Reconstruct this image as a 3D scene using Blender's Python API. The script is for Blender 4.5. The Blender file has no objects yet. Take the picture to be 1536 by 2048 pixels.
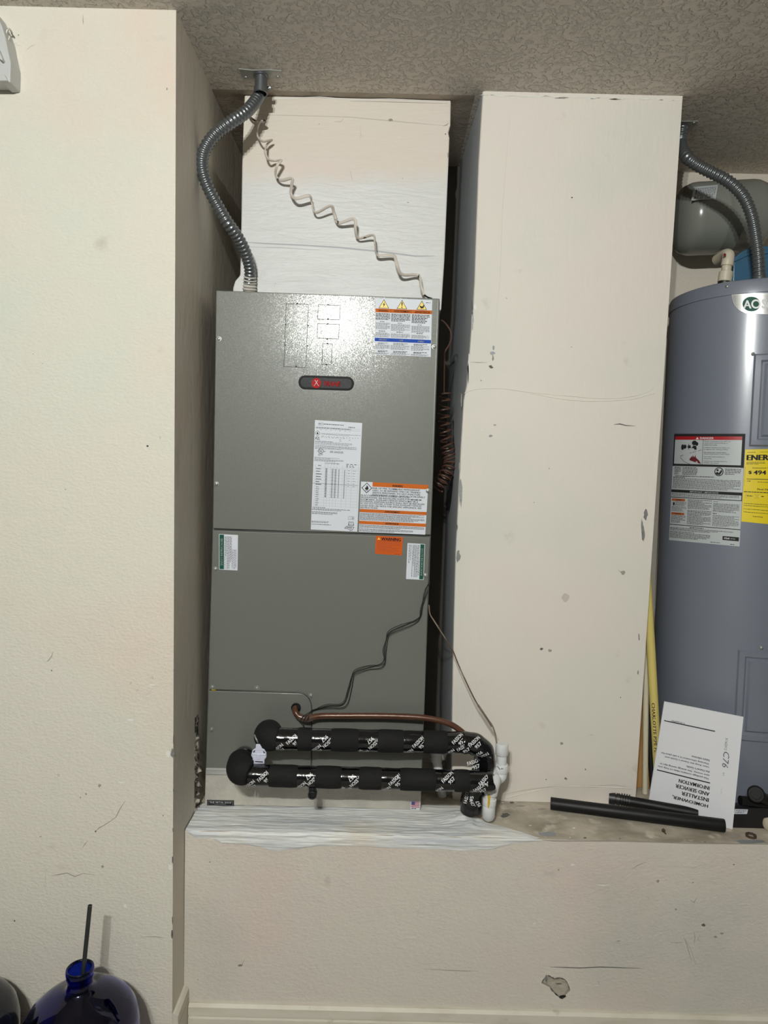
import bpy, bmesh, math, random
import numpy as np
from mathutils import Vector, Matrix
random.seed(7)
from mathutils import noise
C = bpy.context.scene.collection
S = bpy.context.scene

# ---------------------------------------------------------------- camera, world, lights, exposure
EYE = 1.36
F = 1365.0
PITCH, ROLL = math.radians(3.3), math.radians(1.4)
cam_d = bpy.data.cameras.new('camera')
cam = bpy.data.objects.new('camera', cam_d); C.objects.link(cam)
cam.location = (0, 0, EYE)
RM = Matrix.Rotation(math.pi/2 - PITCH, 3, 'X') @ Matrix.Rotation(ROLL, 3, 'Z')
cam.rotation_euler = RM.to_euler()
cam_d.sensor_fit = 'VERTICAL'; cam_d.sensor_height = 36.0; cam_d.lens = 36.0*F/2048
cam_d.clip_start = 0.02
S.camera = cam

world = bpy.data.worlds.new('world'); S.world = world; world.use_nodes = True
world.node_tree.nodes['Background'].inputs[0].default_value = (0.98, 0.97, 0.90, 1)
world.node_tree.nodes['Background'].inputs[1].default_value = 0.10

def lamp(name, loc, energy, size, col):
    l = bpy.data.lights.new(name, 'POINT'); l.energy = energy; l.shadow_soft_size = size; l.color = col
    o = bpy.data.objects.new(name, l); C.objects.link(o); o.location = loc
lamp('ceiling_bulb_light', (-0.375, -0.72, EYE+0.865), 104, 0.018, (0.975, 1.0, 0.96))
lamp('ceiling_bulb_light', (-0.235, -0.72, EYE+0.875), 132, 0.018, (0.975, 1.0, 0.96))

S.view_settings.view_transform = 'Standard'; S.view_settings.look = 'None'
S.view_settings.gamma = 1.0; S.view_settings.exposure = -0.52
S.view_settings.use_curve_mapping = False

# ---------------------------------------------------------------- projection helpers
ORG = Vector((0, 0, EYE))
def ray(x, y): return RM @ Vector(((x-768)/F, -(y-1024)/F, -1.0))
def P(x, y, D):
    d = ray(x, y); return ORG + d*(D/d.y)
def PZ(x, y, z):
    d = ray(x, y); return ORG + d*((z-EYE)/d.z)
def PX(x, y, X):
    d = ray(x, y); return ORG + d*(X/d.x)
D_LW, D_LEDGE, D_UNIT, D_COL, D_DUCT, D_BACK = 1.454, 1.540, 1.655, 1.722, 1.765, 2.135
ZC = EYE + 0.935; ZL = EYE - 0.841; X_RET = -0.446
def px(n, D): return n*D/F         # n pixels at distance D, in metres

# ---------------------------------------------------------------- materials
MATS = {}
def lin(c): return tuple(((v/255)/12.92 if v/255 <= .04045 else ((v/255+.055)/1.055)**2.4) for v in c)
def mat(name, col, rough=.6, metal=0., spec=.5, bumps=(), vary=None, vary2=None, coat=0., trans=0., ior=None, grunge=None):
    """bumps: (scale, distance, stretch xyz, detail, kind); vary: (colour, scale, lo, hi, stretch)"""
    if name in MATS: return MATS[name]
    m = bpy.data.materials.new(name); m.use_nodes = True; MATS[name] = m
    nt = m.node_tree; N = nt.nodes; L = nt.links; b = N['Principled BSDF']
    b.inputs['Base Color'].default_value = (*col, 1); b.inputs['Roughness'].default_value = rough
    b.inputs['Metallic'].default_value = metal; b.inputs['Specular IOR Level'].default_value = spec
    b.inputs['Coat Weight'].default_value = coat; b.inputs['Transmission Weight'].default_value = trans
    if ior: b.inputs['IOR'].default_value = ior
    geo = N.new('ShaderNodeNewGeometry')
    def vec(stretch):
        mp = N.new('ShaderNodeMapping'); mp.inputs['Scale'].default_value = stretch
        L.new(geo.outputs['Position'], mp.inputs['Vector']); return mp.outputs['Vector']
    prev = None
    for (sc, dist, st, det, kind) in bumps:
        if kind == 'v':
            t = N.new('ShaderNodeTexVoronoi'); t.inputs['Scale'].default_value = sc; out = t.outputs['Color']
        else:
            t = N.new('ShaderNodeTexNoise'); t.inputs['Scale'].default_value = sc; t.inputs['Detail'].default_value = det
            t.inputs['Roughness'].default_value = .55; out = t.outputs['Fac']
            if kind == 'd': t.inputs['Distortion'].default_value = 1.2
            if kind == 'k':
                r = N.new('ShaderNodeValToRGB'); r.color_ramp.elements[0].position = .47; r.color_ramp.elements[1].position = .60
                L.new(out, r.inputs[0]); out = r.outputs[0]
        L.new(vec(st), t.inputs['Vector'])
        bp = N.new('ShaderNodeBump'); bp.inputs['Strength'].default_value = 1.0; bp.inputs['Distance'].default_value = dist
        L.new(out, bp.inputs['Height'])
        if prev: L.new(prev, bp.inputs['Normal'])
        prev = bp.outputs['Normal']
    if prev: L.new(prev, b.inputs['Normal'])
    csock = None
    for v in (vary, vary2, grunge):
        if not v: continue
        vc, sc, lo, hi, st = v
        t = N.new('ShaderNodeTexNoise'); t.inputs['Scale'].default_value = sc; t.inputs['Detail'].default_value = 5
        L.new(vec(st), t.inputs['Vector'])
        r = N.new('ShaderNodeMapRange'); r.inputs[1].default_value = lo; r.inputs[2].default_value = hi
        L.new(t.outputs['Fac'], r.inputs[0])
        mx = N.new('ShaderNodeMix'); mx.data_type = 'RGBA'
        if csock: L.new(csock, mx.inputs[6])
        else: mx.inputs[6].default_value = (*col, 1)
        mx.inputs[7].default_value = (*vc, 1); L.new(r.outputs[0], mx.inputs[0]); csock = mx.outputs[2]
    if csock: L.new(csock, b.inputs['Base Color'])
    return m

PEEL = ((110, .0016, (1, 1, 1.6), 3, 'n'), (28, .0016, (1, 1, 1), 2, 'n'))
wall_cream = mat('wall_cream', (.70, .665, .58), .75, 0, .3, PEEL, ((.72, .62, .53), 2.3, .50, .70, (1, 1, 1)), ((.66, .67, .585), 3.1, .52, .72, (1, 1, 1)), grunge=((.50, .44, .36), 9, .68, .86, (1, 1, 1)))
ledge_cream = mat('ledge_cream', (.66, .615, .545), .75, 0, .3, PEEL, ((.68, .58, .52), 2.6, .48, .66, (1, 1, 1)), ((.56, .54, .48), 2.0, .52, .72, (1, 1, 1)), grunge=((.40, .36, .31), 11, .68, .86, (1, 1, 1)))
col_paint = mat('column_paint', (.76, .71, .64), .62, 0, .4, ((60, .0009, (1.6, 1, .35), 3, 'n'), (120, .0005, (1, 1, 1), 3, 'n')), ((.78, .70, .64), 2.2, .48, .68, (1, 1, 1)), ((.70, .69, .62), 2.8, .5, .7, (1, 1, 1)), grunge=((.5, .42, .35), 13, .70, .9, (1, 1, 1)))
col_side = mat('column_side_grey', (.36, .37, .375), .5, 0, .4, ((70, .0008, (1, 1, .25), 3, 'n'),), ((.28, .30, .32), 4, .4, .7, (1, 1, .4)))  # left side face, darker and bluer than the column front
return_paint = mat('return_paint', (.70, .65, .56), .7, 0, .3, ((50, .0010, (1, 1, .5), 3, 'n'),), ((.66, .57, .48), 3, .45, .7, (1, 1, 1)), grunge=((.36, .31, .25), 6, .62, .85, (1, 1, .5)))
ceil_paint = mat('ceiling_paint', (.72, .66, .59), .8, 0, .2, ((70, .0034, (1, 1, 1), 3, 'k'), (58, .0016, (1, 1, 1), 4, 'd')), ((.66, .62, .56), 2.2, .45, .65, (1, 1, 1)))
ceil_raw_shade = mat('ceiling_raw_shade_tint', (.50, .44, .37), .85, 0, .2, ((60, .003, (1, 1, 1), 3, 'd'),), ((.28, .24, .20), 14, .5, .75, (1, 1, 1)))  # bare niche ceiling, its shade also mixed into the darker colour
shade_board = mat('back_board_shade_tint', (.10, .09, .075), .9)  # left bay's back wall, the gap's shadow put into its dark colour
back_paint = mat('back_paint', (.70, .64, .55), .7, 0, .3, PEEL)
duct_paint = mat('duct_paint', (.74, .68, .59), .6, 0, .4, ((22, .0026, (.35, 1, 1.8), 5, 'd'), (90, .0010, (.4, 1, 1.4), 3, 'n')), ((.76, .67, .60), 3, .45, .65, (1, 1, 1)))
ledge_top = mat('ledge_top_concrete', (.50, .45, .37), .9, 0, .2, ((50, .002, (1, 1, 1), 4, 'n'),), ((.30, .265, .21), 9, .42, .66, (1, 1.6, 1)), ((.60, .55, .47), 26, .55, .7, (1, 1, 1)))
plaster = mat('fresh_white_plaster', (.78, .79, .78), .42, 0, .5, ((45, .0022, (.25, 1.6, 1.6), 4, 'd'), (160, .0006, (.4, 1, 1), 3, 'n')), ((.56, .58, .61), 9, .44, .66, (.3, 3, 3)), ((.74, .70, .62), 5, .56, .72, (1, 1, 1)))
plaster_lump = mat('plaster_lump', (.74, .71, .67), .5, 0, .4, ((70, .003, (1, 1, 1), 4, 'n'),))
base_paint = mat('baseboard_paint', (.66, .62, .53), .5, 0, .5, ((60, .0006, (.4, 1, 1), 3, 'n'),), ((.54, .50, .40), 8, .5, .75, (1, 1, 3)), grunge=((.30, .27, .20), 18, .66, .8, (1, 1, 1)))
floor_mat = mat('concrete_floor', (.33, .31, .28), .7, 0, .3, ((30, .001, (1, 1, 1), 4, 'n'),), ((.24, .22, .20), 4, .4, .7, (1, 1, 1)))
unit_paint = mat('unit_grey_paint', (.150, .157, .140), .46, .08, .35, (), coat=.42)
unit_edge = mat('unit_edge_metal', (.34, .36, .33), .30, .6, .5)
cut_line = mat('knockout_gap', (.03, .03, .03), .8)
galv = mat('galvanised_steel', (.60, .57, .50), .42, .20, .5, ((150, .0020, (1, 1, 1), 3, 'n'),), ((.50, .48, .43), 18, .4, .65, (1, 1, 1)))
galv_bright = mat('galvanised_flange', (.60, .60, .59), .28, .5)
plate_steel = mat('painted_over_steel', (.36, .37, .35), .5, .5, .5, ((60, .0008, (1, 1, 1), 3, 'n'),), ((.52, .49, .43), 25, .5, .6, (1, 1, 1)))
conduit_steel = mat('conduit_steel', (.19, .205, .215), .33, .75, .5, ((300, .0002, (1, 1, 1), 2, 'n'),))
conduit_over = mat('conduit_painted_end', (.60, .57, .52), .6, 0, .4, ((200, .0015, (1, 1, 1), 3, 'n'),))
screw_steel = mat('screw_steel', (.30, .31, .29), .42, .6)
foam = mat('black_foam', (.0075, .0075, .008), .85, 0, .3, ((220, .0003, (1, 1, 1), 2, 'n'),))
tape = mat('glossy_black_tape', (.004, .004, .005), .13, 0, .7, ((45, .0011, (1.5, 1, 1), 2, 'n'),))
foam_tube = mat('foam_tube_black', (.006, .006, .007), .48, 0, .28, ((120, .0002, (1, 1, 1), 2, 'n'),))
rubber = mat('black_rubber', (.009, .009, .010), .45)
ink_white = mat('white_print', (.75, .76, .77), .4)
ink_black = mat('black_print', (.02, .02, .022), .6, 0, .2)
ink_grey = mat('grey_print', (.11, .115, .13), .6, 0, .2)
ink_lgrey = mat('pale_grey_print', (.42, .43, .45), .5)
ink_orange = mat('orange_print', (.58, .135, .014), .6, 0, .2)
ink_yellow = mat('yellow_print', (.85, .62, .06), .4)
ink_blue = mat('blue_print', (.012, .07, .42), .6, 0, .2)
ink_green = mat('green_print', (.006, .085, .055), .55, 0, .25)
ink_red = mat('red_print', (.38, .012, .018), .4)
ink_maroon = mat('maroon_print', (.13, .012, .02), .5)
lab_white = mat('label_white', (.70, .73, .79), .45, 0, .3)
lab_grey = mat('label_pale_grey', (.50, .53, .54), .4)
energy_yellow = mat('energy_yellow', (.80, .62, .015), .4)
orange_sticker = mat('orange_sticker', (.60, .10, .006), .6, 0, .2)
paper_m = mat('paper_white', (.74, .74, .78), .7, 0, .3, ((14, .0016, (1, 1, 1), 2, 'n'),))
pvc = mat('white_pvc', (.74, .75, .75), .28, 0, .5)
pvc_clip = mat('white_clip_plastic', (.66, .68, .82), .35)
cpvc = mat('cream_cpvc', (.60, .54, .42), .4, 0, .5)
glue = mat('yellow_glue', (.62, .42, .02), .35)
copper_brown = mat('brown_tube', (.095, .037, .02), .30, .15, .5, ((90, .0004, (1, 1, 1), 2, 'n'),))
wire_black = mat('black_wire', (.006, .006, .006), .4)
wire_brown = mat('brown_wire', (.10, .06, .04), .45, 0, .5, (), ((.25, .20, .15), 20, .5, .65, (1, 1, 1)))
wire_coil_brown = mat('brown_coil_wire', (.105, .05, .034), .4)
wire_paint = mat('painted_twisted_cable', (.66, .60, .53), .5, 0, .4, (), ((.03, .02, .02), 42, .64, .66, (1, 1, 1)))
tank_grey = mat('tank_grey_enamel', (.215, .225, .20), .22, 0, .6)
heater_grey = mat('heater_grey_enamel', (.185, .205, .255), .40, .05, .5, ((300, .00008, (1, 1, 1), 2, 'n'),), coat=.9)
heater_grey.node_tree.nodes['Principled BSDF'].inputs['Coat Roughness'].default_value = .20
badge_steel = mat('badge_brushed', (.42, .42, .41), .30, .8)
badge_rim = mat('badge_rim', (.80, .80, .80), .25, .6)
badge_black = mat('badge_black', (.016, .018, .022), .45, 0, .2, ((500, .0003, (1, 1, 1), 1, 'v'),))
badge_red = mat('badge_red', (.42, .012, .012), .6, 0, .15)
blue_plastic = mat('blue_plastic', (.045, .13, .22), .4, 0, .5, ((90, .0004, (1, 1, 1), 2, 'n'),))
yellow_pipe = mat('yellow_pipe', (.68, .56, .18), .35)
cream_pipe = mat('cream_pipe', (.66, .60, .45), .4)
wood = mat('raw_wood', (.46, .25, .09), .7, 0, .3, ((60, .0006, (4, 4, .3), 3, 'n'),), ((.34, .17, .055), 14, .4, .7, (5, 5, .4)))
glass_blue = mat('cobalt_glass', (.008, .024, .34), .03, 0, .5, trans=1.0, ior=1.48)
glass_dark = mat('dark_glass', (.012, .014, .03), .06, 0, .6, trans=.6, ior=1.48)
straw_m = mat('dark_tube', (.018, .022, .02), .35)
white_bracket = mat('white_bracket_paint', (.52, .53, .52), .5)
dark_chip = mat('exposed_dark', (.12, .115, .105), .8)
metal_chip = mat('exposed_corner_bead', (.30, .30, .29), .5, .5, .5, ((120, .001, (1, 1, 1), 2, 'n'),))
white_chip = mat('fresh_white_chip', (.80, .785, .74), .6)
scuff = mat('scuff_mark', (.33, .30, .26), .8)
scuff_soft = mat('soft_scuff', (.58, .54, .47), .8)
hole_in = mat('crumbled_gypsum', (.44, .40, .33), .9, 0, .2, ((60, .004, (1, 1, 1), 4, 'n'),), ((.30, .26, .21), 30, .5, .7, (1, 1, 1)))
rust = mat('rusty_brown', (.07, .045, .03), .7)
silver_streak = mat('brushed_on_silver', (.30, .32, .34), .5, .3, .5, ((120, .0012, (.3, 1, 1), 3, 'n'),))

# flakes in the cabinet paint: each tiny cell leans its own way
nt = unit_paint.node_tree; N = nt.nodes; L = nt.links; b = N['Principled BSDF']
b.inputs['Coat Roughness'].default_value = .17
g = N.new('ShaderNodeNewGeometry'); vo = N.new('ShaderNodeTexVoronoi'); vo.inputs['Scale'].default_value = 950; L.new(g.outputs['Position'], vo.inputs['Vector'])
v1 = N.new('ShaderNodeVectorMath'); v1.operation = 'SUBTRACT'; v1.inputs[1].default_value = (.5, .5, .5); L.new(vo.outputs['Color'], v1.inputs[0])
v2 = N.new('ShaderNodeVectorMath'); v2.operation = 'SCALE'; v2.inputs['Scale'].default_value = .075; L.new(v1.outputs[0], v2.inputs[0])
v3 = N.new('ShaderNodeVectorMath'); v3.operation = 'ADD'; L.new(v2.outputs[0], v3.inputs[0]); L.new(g.outputs['Normal'], v3.inputs[1])
v4 = N.new('ShaderNodeVectorMath'); v4.operation = 'NORMALIZE'; L.new(v3.outputs[0], v4.inputs[0])
L.new(v4.outputs[0], b.inputs['Coat Normal']); L.new(v4.outputs[0], b.inputs['Normal'])
crust = mat('torn_caulk_crust', (.52, .48, .41), .8, 0, .2, ((150, .002, (1, 1, 1), 3, 'n'),), ((.06, .055, .045), 55, .46, .56, (1, 1, 1)))
# lower half of the duct has been repainted in a whiter, shinier coat
nt = duct_paint.node_tree; N = nt.nodes; L = nt.links; b = N['Principled BSDF']
old = b.inputs['Base Color'].links[0].from_socket
g = N.new('ShaderNodeNewGeometry'); sx = N.new('ShaderNodeSeparateXYZ'); L.new(g.outputs['Position'], sx.inputs[0])
nz = N.new('ShaderNodeTexNoise'); nz.inputs['Scale'].default_value = 6; nz.inputs['Detail'].default_value = 5; L.new(g.outputs['Position'], nz.inputs['Vector'])
ad = N.new('ShaderNodeMath'); ad.operation = 'MULTIPLY_ADD'; L.new(nz.outputs['Fac'], ad.inputs[0]); ad.inputs[1].default_value = .16; L.new(sx.outputs['Z'], ad.inputs[2])
mr = N.new('ShaderNodeMapRange'); mr.inputs[1].default_value = EYE+.86; mr.inputs[2].default_value = EYE+.80; L.new(ad.outputs[0], mr.inputs[0])
mx = N.new('ShaderNodeMix'); mx.data_type = 'RGBA'; L.new(old, mx.inputs[6]); mx.inputs[7].default_value = (.70, .70, .69, 1); L.new(mr.outputs[0], mx.inputs[0]); L.new(mx.outputs[2], b.inputs['Base Color'])
mr2 = N.new('ShaderNodeMapRange'); mr2.inputs[1].default_value = 0; mr2.inputs[2].default_value = 1; mr2.inputs[3].default_value = .62; mr2.inputs[4].default_value = .42; L.new(mr.outputs[0], mr2.inputs[0]); L.new(mr2.outputs[0], b.inputs['Roughness'])

# ---------------------------------------------------------------- mesh builder
def smooth_path(pts, n=6):
    pts = [Vector(p) for p in pts]; out = []
    for i in range(len(pts)-1):
        p0 = pts[max(i-1, 0)]; p1 = pts[i]; p2 = pts[i+1]; p3 = pts[min(i+2, len(pts)-1)]
        for k in range(n):
            t = k/n
            out.append(.5*((2*p1)+(p2-p0)*t+(2*p0-5*p1+4*p2-p3)*t*t+(3*p1-p0-3*p2+p3)*t**3))
    out.append(pts[-1]); return out

class MB:
    def __init__(s): s.v = []; s.f = []; s.m = []; s.mats = []; s.sm = []
    def add(s, vs, fs, m, smooth=False):
        k = len(s.v); s.v += [tuple(v) for v in vs]
        if m not in s.mats: s.mats.append(m)
        mi = s.mats.index(m)
        for f in fs: s.f.append(tuple(i+k for i in f)); s.m.append(mi); s.sm.append(smooth)
        return s
    def box(s, lo, hi, m):
        (a, b, c), (d, e, f) = lo, hi
        vs = [(a,b,c),(d,b,c),(d,e,c),(a,e,c),(a,b,f),(d,b,f),(d,e,f),(a,e,f)]
        return s.add(vs, [(0,3,2,1),(4,5,6,7),(0,1,5,4),(1,2,6,5),(2,3,7,6),(3,0,4,7)], m)
    def prism(s, front, back, m, mside=None, smooth_side=False):
        n = len(front)
        s.add(list(front), [tuple(range(n))], m); s.add(list(back), [tuple(range(n))[::-1]], m)
        s.add(list(front)+list(back), [((i+1) % n, i, n+i, n+(i+1) % n) for i in range(n)], mside or m, smooth_side)
        return s
    def tube(s, path, r, m, n=12, caps=True, flat=1.0, up=None, smooth=True):
        path = [Vector(p) for p in path]; N_ = len(path)
        rr = r if hasattr(r, '__len__') else [r]*N_
        T = [(path[min(i+1, N_-1)]-path[max(i-1, 0)]).normalized() for i in range(N_)]
        u = Vector(up) if up else (Vector((0, 0, 1)) if abs(T[0].z) < .9 else Vector((0, 1, 0)))
        u = (u - T[0]*u.dot(T[0])).normalized(); vs = []
        for i in range(N_):
            u = (u - T[i]*u.dot(T[i])).normalized(); w = T[i].cross(u)
            for k in range(n):
                a = 2*math.pi*k/n
                vs.append(path[i] + (u*math.cos(a)*flat + w*math.sin(a))*rr[i])
        fs = [(i*n+k, i*n+(k+1) % n, (i+1)*n+(k+1) % n, (i+1)*n+k) for i in range(N_-1) for k in range(n)]
        s.add(vs, fs, m, smooth)
        if caps:
            s.add(vs[:n], [tuple(range(n))[::-1]], m); s.add(vs[-n:], [tuple(range(n))], m)
        return s
    def lathe(s, o, axis, prof, m, n=32, smooth=True):
        axis = Vector(axis).normalized(); o = Vector(o)
        return s.tube([o+axis*h for h, r in prof], [max(r, 1e-5) for h, r in prof], m, n, caps=False, smooth=smooth) if False else s._lathe(o, axis, prof, m, n, smooth)
    def _lathe(s, o, ax, prof, m, n, smooth):
        u = Vector((0, 1, 0)) if abs(ax.y) < .9 else Vector((1, 0, 0))
        u = (u-ax*u.dot(ax)).normalized(); w = ax.cross(u); vs = []
        for h, r in prof:
            for k in range(n):
                a = 2*math.pi*k/n; vs.append(o+ax*h+(u*math.cos(a)+w*math.sin(a))*r)
        fs = [(i*n+k, i*n+(k+1) % n, (i+1)*n+(k+1) % n, (i+1)*n+k) for i in range(len(prof)-1) for k in range(n)]
        return s.add(vs, fs, m, smooth)
    def build(s, name, parent=None, sharp=35, bevel=0, **props):
        me = bpy.data.meshes.new(name); me.from_pydata(s.v, [], s.f)
        for m in s.mats: me.materials.append(m)
        me.polygons.foreach_set('material_index', s.m); me.polygons.foreach_set('use_smooth', s.sm)
        bm = bmesh.new(); bm.from_mesh(me); bmesh.ops.remove_doubles(bm, verts=bm.verts, dist=1e-6) if len(s.v) < 30000 else None
        if props.pop('fixn', True): bmesh.ops.recalc_face_normals(bm, faces=bm.faces)
        bm.to_mesh(me); bm.free(); me.update()
        if any(s.sm): me.set_sharp_from_angle(angle=math.radians(sharp))
        o = bpy.data.objects.new(name, me); C.objects.link(o)
        if parent:
            o.parent = parent; o.location = -ROOT_LOC.get(parent.name, Vector((0, 0, 0)))
        if bevel:
            md = o.modifiers.new('bevel', 'BEVEL'); md.width = bevel; md.segments = 2; md.limit_method = 'ANGLE'
        for k, v in props.items(): o[k] = v
        return o
ROOT_LOC = {}
def thing(name, loc, label, cat, group=None):
    o = bpy.data.objects.new(name, None); C.objects.link(o); o.location = loc; o.empty_display_size = .05
    ROOT_LOC[o.name] = Vector(loc); o['label'] = label; o['category'] = cat
    if group: o['group'] = group
    return o

# flat print: text outlines from the built-in font
TXT = {}
def glyphs(txt, bold=0.0, shear=0.0):
    key = (txt, bold, shear)
    if key in TXT: return TXT[key]
    cu = bpy.data.curves.new('t', 'FONT'); cu.body = txt; cu.size = 1; cu.offset = min(bold, .004); cu.resolution_u = 2; cu.shear = shear
    ob = bpy.data.objects.new('t', cu); me = bpy.data.meshes.new_from_object(ob)
    vs = [(v.co.x, v.co.y) for v in me.vertices]; fs = [tuple(p.vertices) for p in me.polygons]
    bpy.data.objects.remove(ob); bpy.data.meshes.remove(me); bpy.data.curves.remove(cu)
    x0 = min(v[0] for v in vs); x1 = max(v[0] for v in vs); y0 = min(v[1] for v in vs); y1 = max(v[1] for v in vs)
    vs = [((v[0]-x0)/(x1-x0), 1-(v[1]-y0)/(y1-y0)) for v in vs]
    if bold > .008:     # heavier weight: the outline again, shifted a little either way
        w = bold*.9/max(x1-x0, 1e-6)*1.0; n = len(vs); base_ = list(vs); bf = list(fs)
        for sgn in (-1, 1):
            vs = vs+[(u+sgn*w, v) for u, v in base_]; fs = fs+[tuple(i+n*(1 if sgn < 0 else 2) for i in f) for f in bf]
    TXT[key] = (vs, fs); return TXT[key]

class Sheet:
    """A printed sheet: local units u (right) v (down) on W x H, corners TL TR BR BL given through surf(x, y, off)."""
    def __init__(s, surf, corners, W, H, base, nu=1, thick=.0004):
        s.surf = surf; s.c = corners; s.W = W; s.H = H; s.mb = MB(); s.nu = nu
        s.rect(0, 0, W, H, base, 0, nu)
    def pt(s, u, v, lay):
        a, b = u/s.W, v/s.H; (x0, y0), (x1, y1), (x2, y2), (x3, y3) = s.c
        x = (1-a)*(1-b)*x0+a*(1-b)*x1+a*b*x2+(1-a)*b*x3; y = (1-a)*(1-b)*y0+a*(1-b)*y1+a*b*y2+(1-a)*b*y3
        return s.surf(x, y, .0005+.00022*lay)
    def rect(s, u0, v0, u1, v1, m, lay=1, nu=None):
        nu = nu or max(1, int(s.nu*(u1-u0)/s.W+.99)) if s.nu > 1 else 1
        for i in range(nu):
            a = u0+(u1-u0)*i/nu; b = u0+(u1-u0)*(i+1)/nu
            s.mb.add([s.pt(a, v0, lay), s.pt(b, v0, lay), s.pt(b, v1, lay), s.pt(a, v1, lay)], [(0, 3, 2, 1)], m, s.nu > 1)
    def poly(s, pts, m, lay=1): s.mb.add([s.pt(u, v, lay) for u, v in pts], [tuple(range(len(pts)))], m)
    def disc(s, u, v, ru, rv, m, lay=1, n=20): s.poly([(u+ru*math.cos(2*math.pi*k/n), v+rv*math.sin(2*math.pi*k/n)) for k in range(n)], m, lay)
    def line(s, pts, w, m, lay=1):
        for (a, b), (c, d) in zip(pts[:-1], pts[1:]):
            l = math.hypot(c-a, d-b) or 1; nx, ny = -(d-b)/l*w/2, (c-a)/l*w/2
            s.poly([(a+nx, b+ny), (c+nx, d+ny), (c-nx, d-ny), (a-nx, b-ny)], m, lay)
    def frame(s, u0, v0, u1, v1, w, m, lay=1): s.line([(u0, v0), (u1, v0)], w, m, lay); s.line([(u1, v0), (u1, v1)], w, m, lay); s.line([(u1, v1), (u0, v1)], w, m, lay); s.line([(u0, v1), (u0, v0)], w, m, lay)
    def text(s, t, u0, v0, u1, v1, m, lay=2, bold=.02, shear=0, rot=0):
        vs, fs = glyphs(t, bold, shear)
        def mp(a, b):
            if rot == 90: a, b = 1-b, a       # reads top to bottom
            elif rot == -90: a, b = b, 1-a    # reads bottom to top
            elif rot == 180: a, b = 1-a, 1-b
            return s.pt(u0+(u1-u0)*a, v0+(v1-v0)*b, lay)
        s.mb.add([mp(a, b) for a, b in vs], fs, m)
    def dashes(s, u0, v0, u1, v1, rows, m, h=.5, seed=1, lay=1, last=.6, vert=False, word=(1.2, 5), gap=.9):
        """rows of tiny illegible print"""
        r = random.Random(seed); p = (v1-v0)/rows
        for i in range(rows):
            u = u0; end = u1 if (i < rows-1 and r.random() < .8) else u0+(u1-u0)*r.uniform(last, .95)
            while u < end-.4:
                w = min(r.uniform(*word), end-u); a = v0+i*p+p*.2
                if vert: s.poly([(a, u), (a+p*h, u), (a+p*h, u+w), (a, u+w)], m, lay)
                else: s.poly([(u, a), (u+w, a), (u+w, a+p*h), (u, a+p*h)], m, lay)
                u += w+gap
    def vdashes(s, u0, v0, u1, v1, rows, m, **k):
        s.dashes(v0, u0, v1, u1, rows, m, vert=True, **k)
    def code(s, u0, v0, u1, v1, n, m, seed=3):
        r = random.Random(seed); a = (u1-u0)/n; b = (v1-v0)/n
        for i in range(n):
            for j in range(n):
                if r.random() < .55: s.rect(u0+i*a, v0+j*b, u0+(i+1)*a, v0+(j+1)*b, m, 1, 1)
    def build(s, name, parent, **k): return s.mb.build(name, parent, fixn=False, **k)

def plane(D): return lambda x, y, off: P(x, y, D-off)
def struct(mb, name, **k): return mb.build(name, kind='structure', **k)

# ---------------------------------------------------------------- room shell
def XZ(x, y, D):
    p = P(x, y, D); return p.x, p.z
mb = MB(); mb.box((-2.2, -1.6, -.05), (2.6, 2.3, 0), floor_mat); struct(mb, 'floor')
mb = MB()
mb.box((-2.2, -1.6, ZC), (2.6, 1.742, ZC+.06), ceil_paint)
mb.box((.2, 1.742, ZC), (2.6, 2.3, ZC+.06), ceil_paint)
mb.box((-.6, 1.742, ZC+.001), (.2, 2.3, ZC+.06), ceil_raw_shade)
struct(mb, 'ceiling')
# left wall: front face, return into the niche
mb = MB()
xr0 = P(352, 60, D_LW).x; xr1 = P(345, 2020, D_LW).x
fr = [(-2.2, D_LW, 0), (xr1, D_LW, 0), (xr0, D_LW, ZC), (-2.2, D_LW, ZC)]
mb.add(fr, [(0, 1, 2, 3)], wall_cream)
mb.add([(xr1, D_LW, 0), (xr1, D_BACK, 0), (xr0, D_BACK, ZC), (xr0, D_LW, ZC)], [(0, 1, 2, 3)], return_paint)
mb.add([(-2.2, D_BACK, 0), (xr1, D_BACK, 0), (xr0, D_BACK, ZC), (-2.2, D_BACK, ZC)], [(3, 2, 1, 0)], return_paint)
mb.add([(-2.2, D_LW, 0), (-2.2, D_BACK, 0), (-2.2, D_BACK, ZC), (-2.2, D_LW, ZC)], [(0, 1, 2, 3)], return_paint)
wall_left = struct(mb, 'wall_left', fixn=False)
mb = MB(); mb.box((-.44, D_BACK, 0), (.45, D_BACK+.06, ZC), shade_board); mb.box((.45, D_BACK, 0), (2.6, D_BACK+.06, ZC), back_paint)
struct(mb, 'wall_back')
mb = MB(); mb.box((1.9, 1.54, 0), (1.96, D_BACK, ZC), back_paint); mb.box((1.96, 1.54, 0), (2.6, 1.6, ZC), back_paint); struct(mb, 'wall_right')

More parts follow.
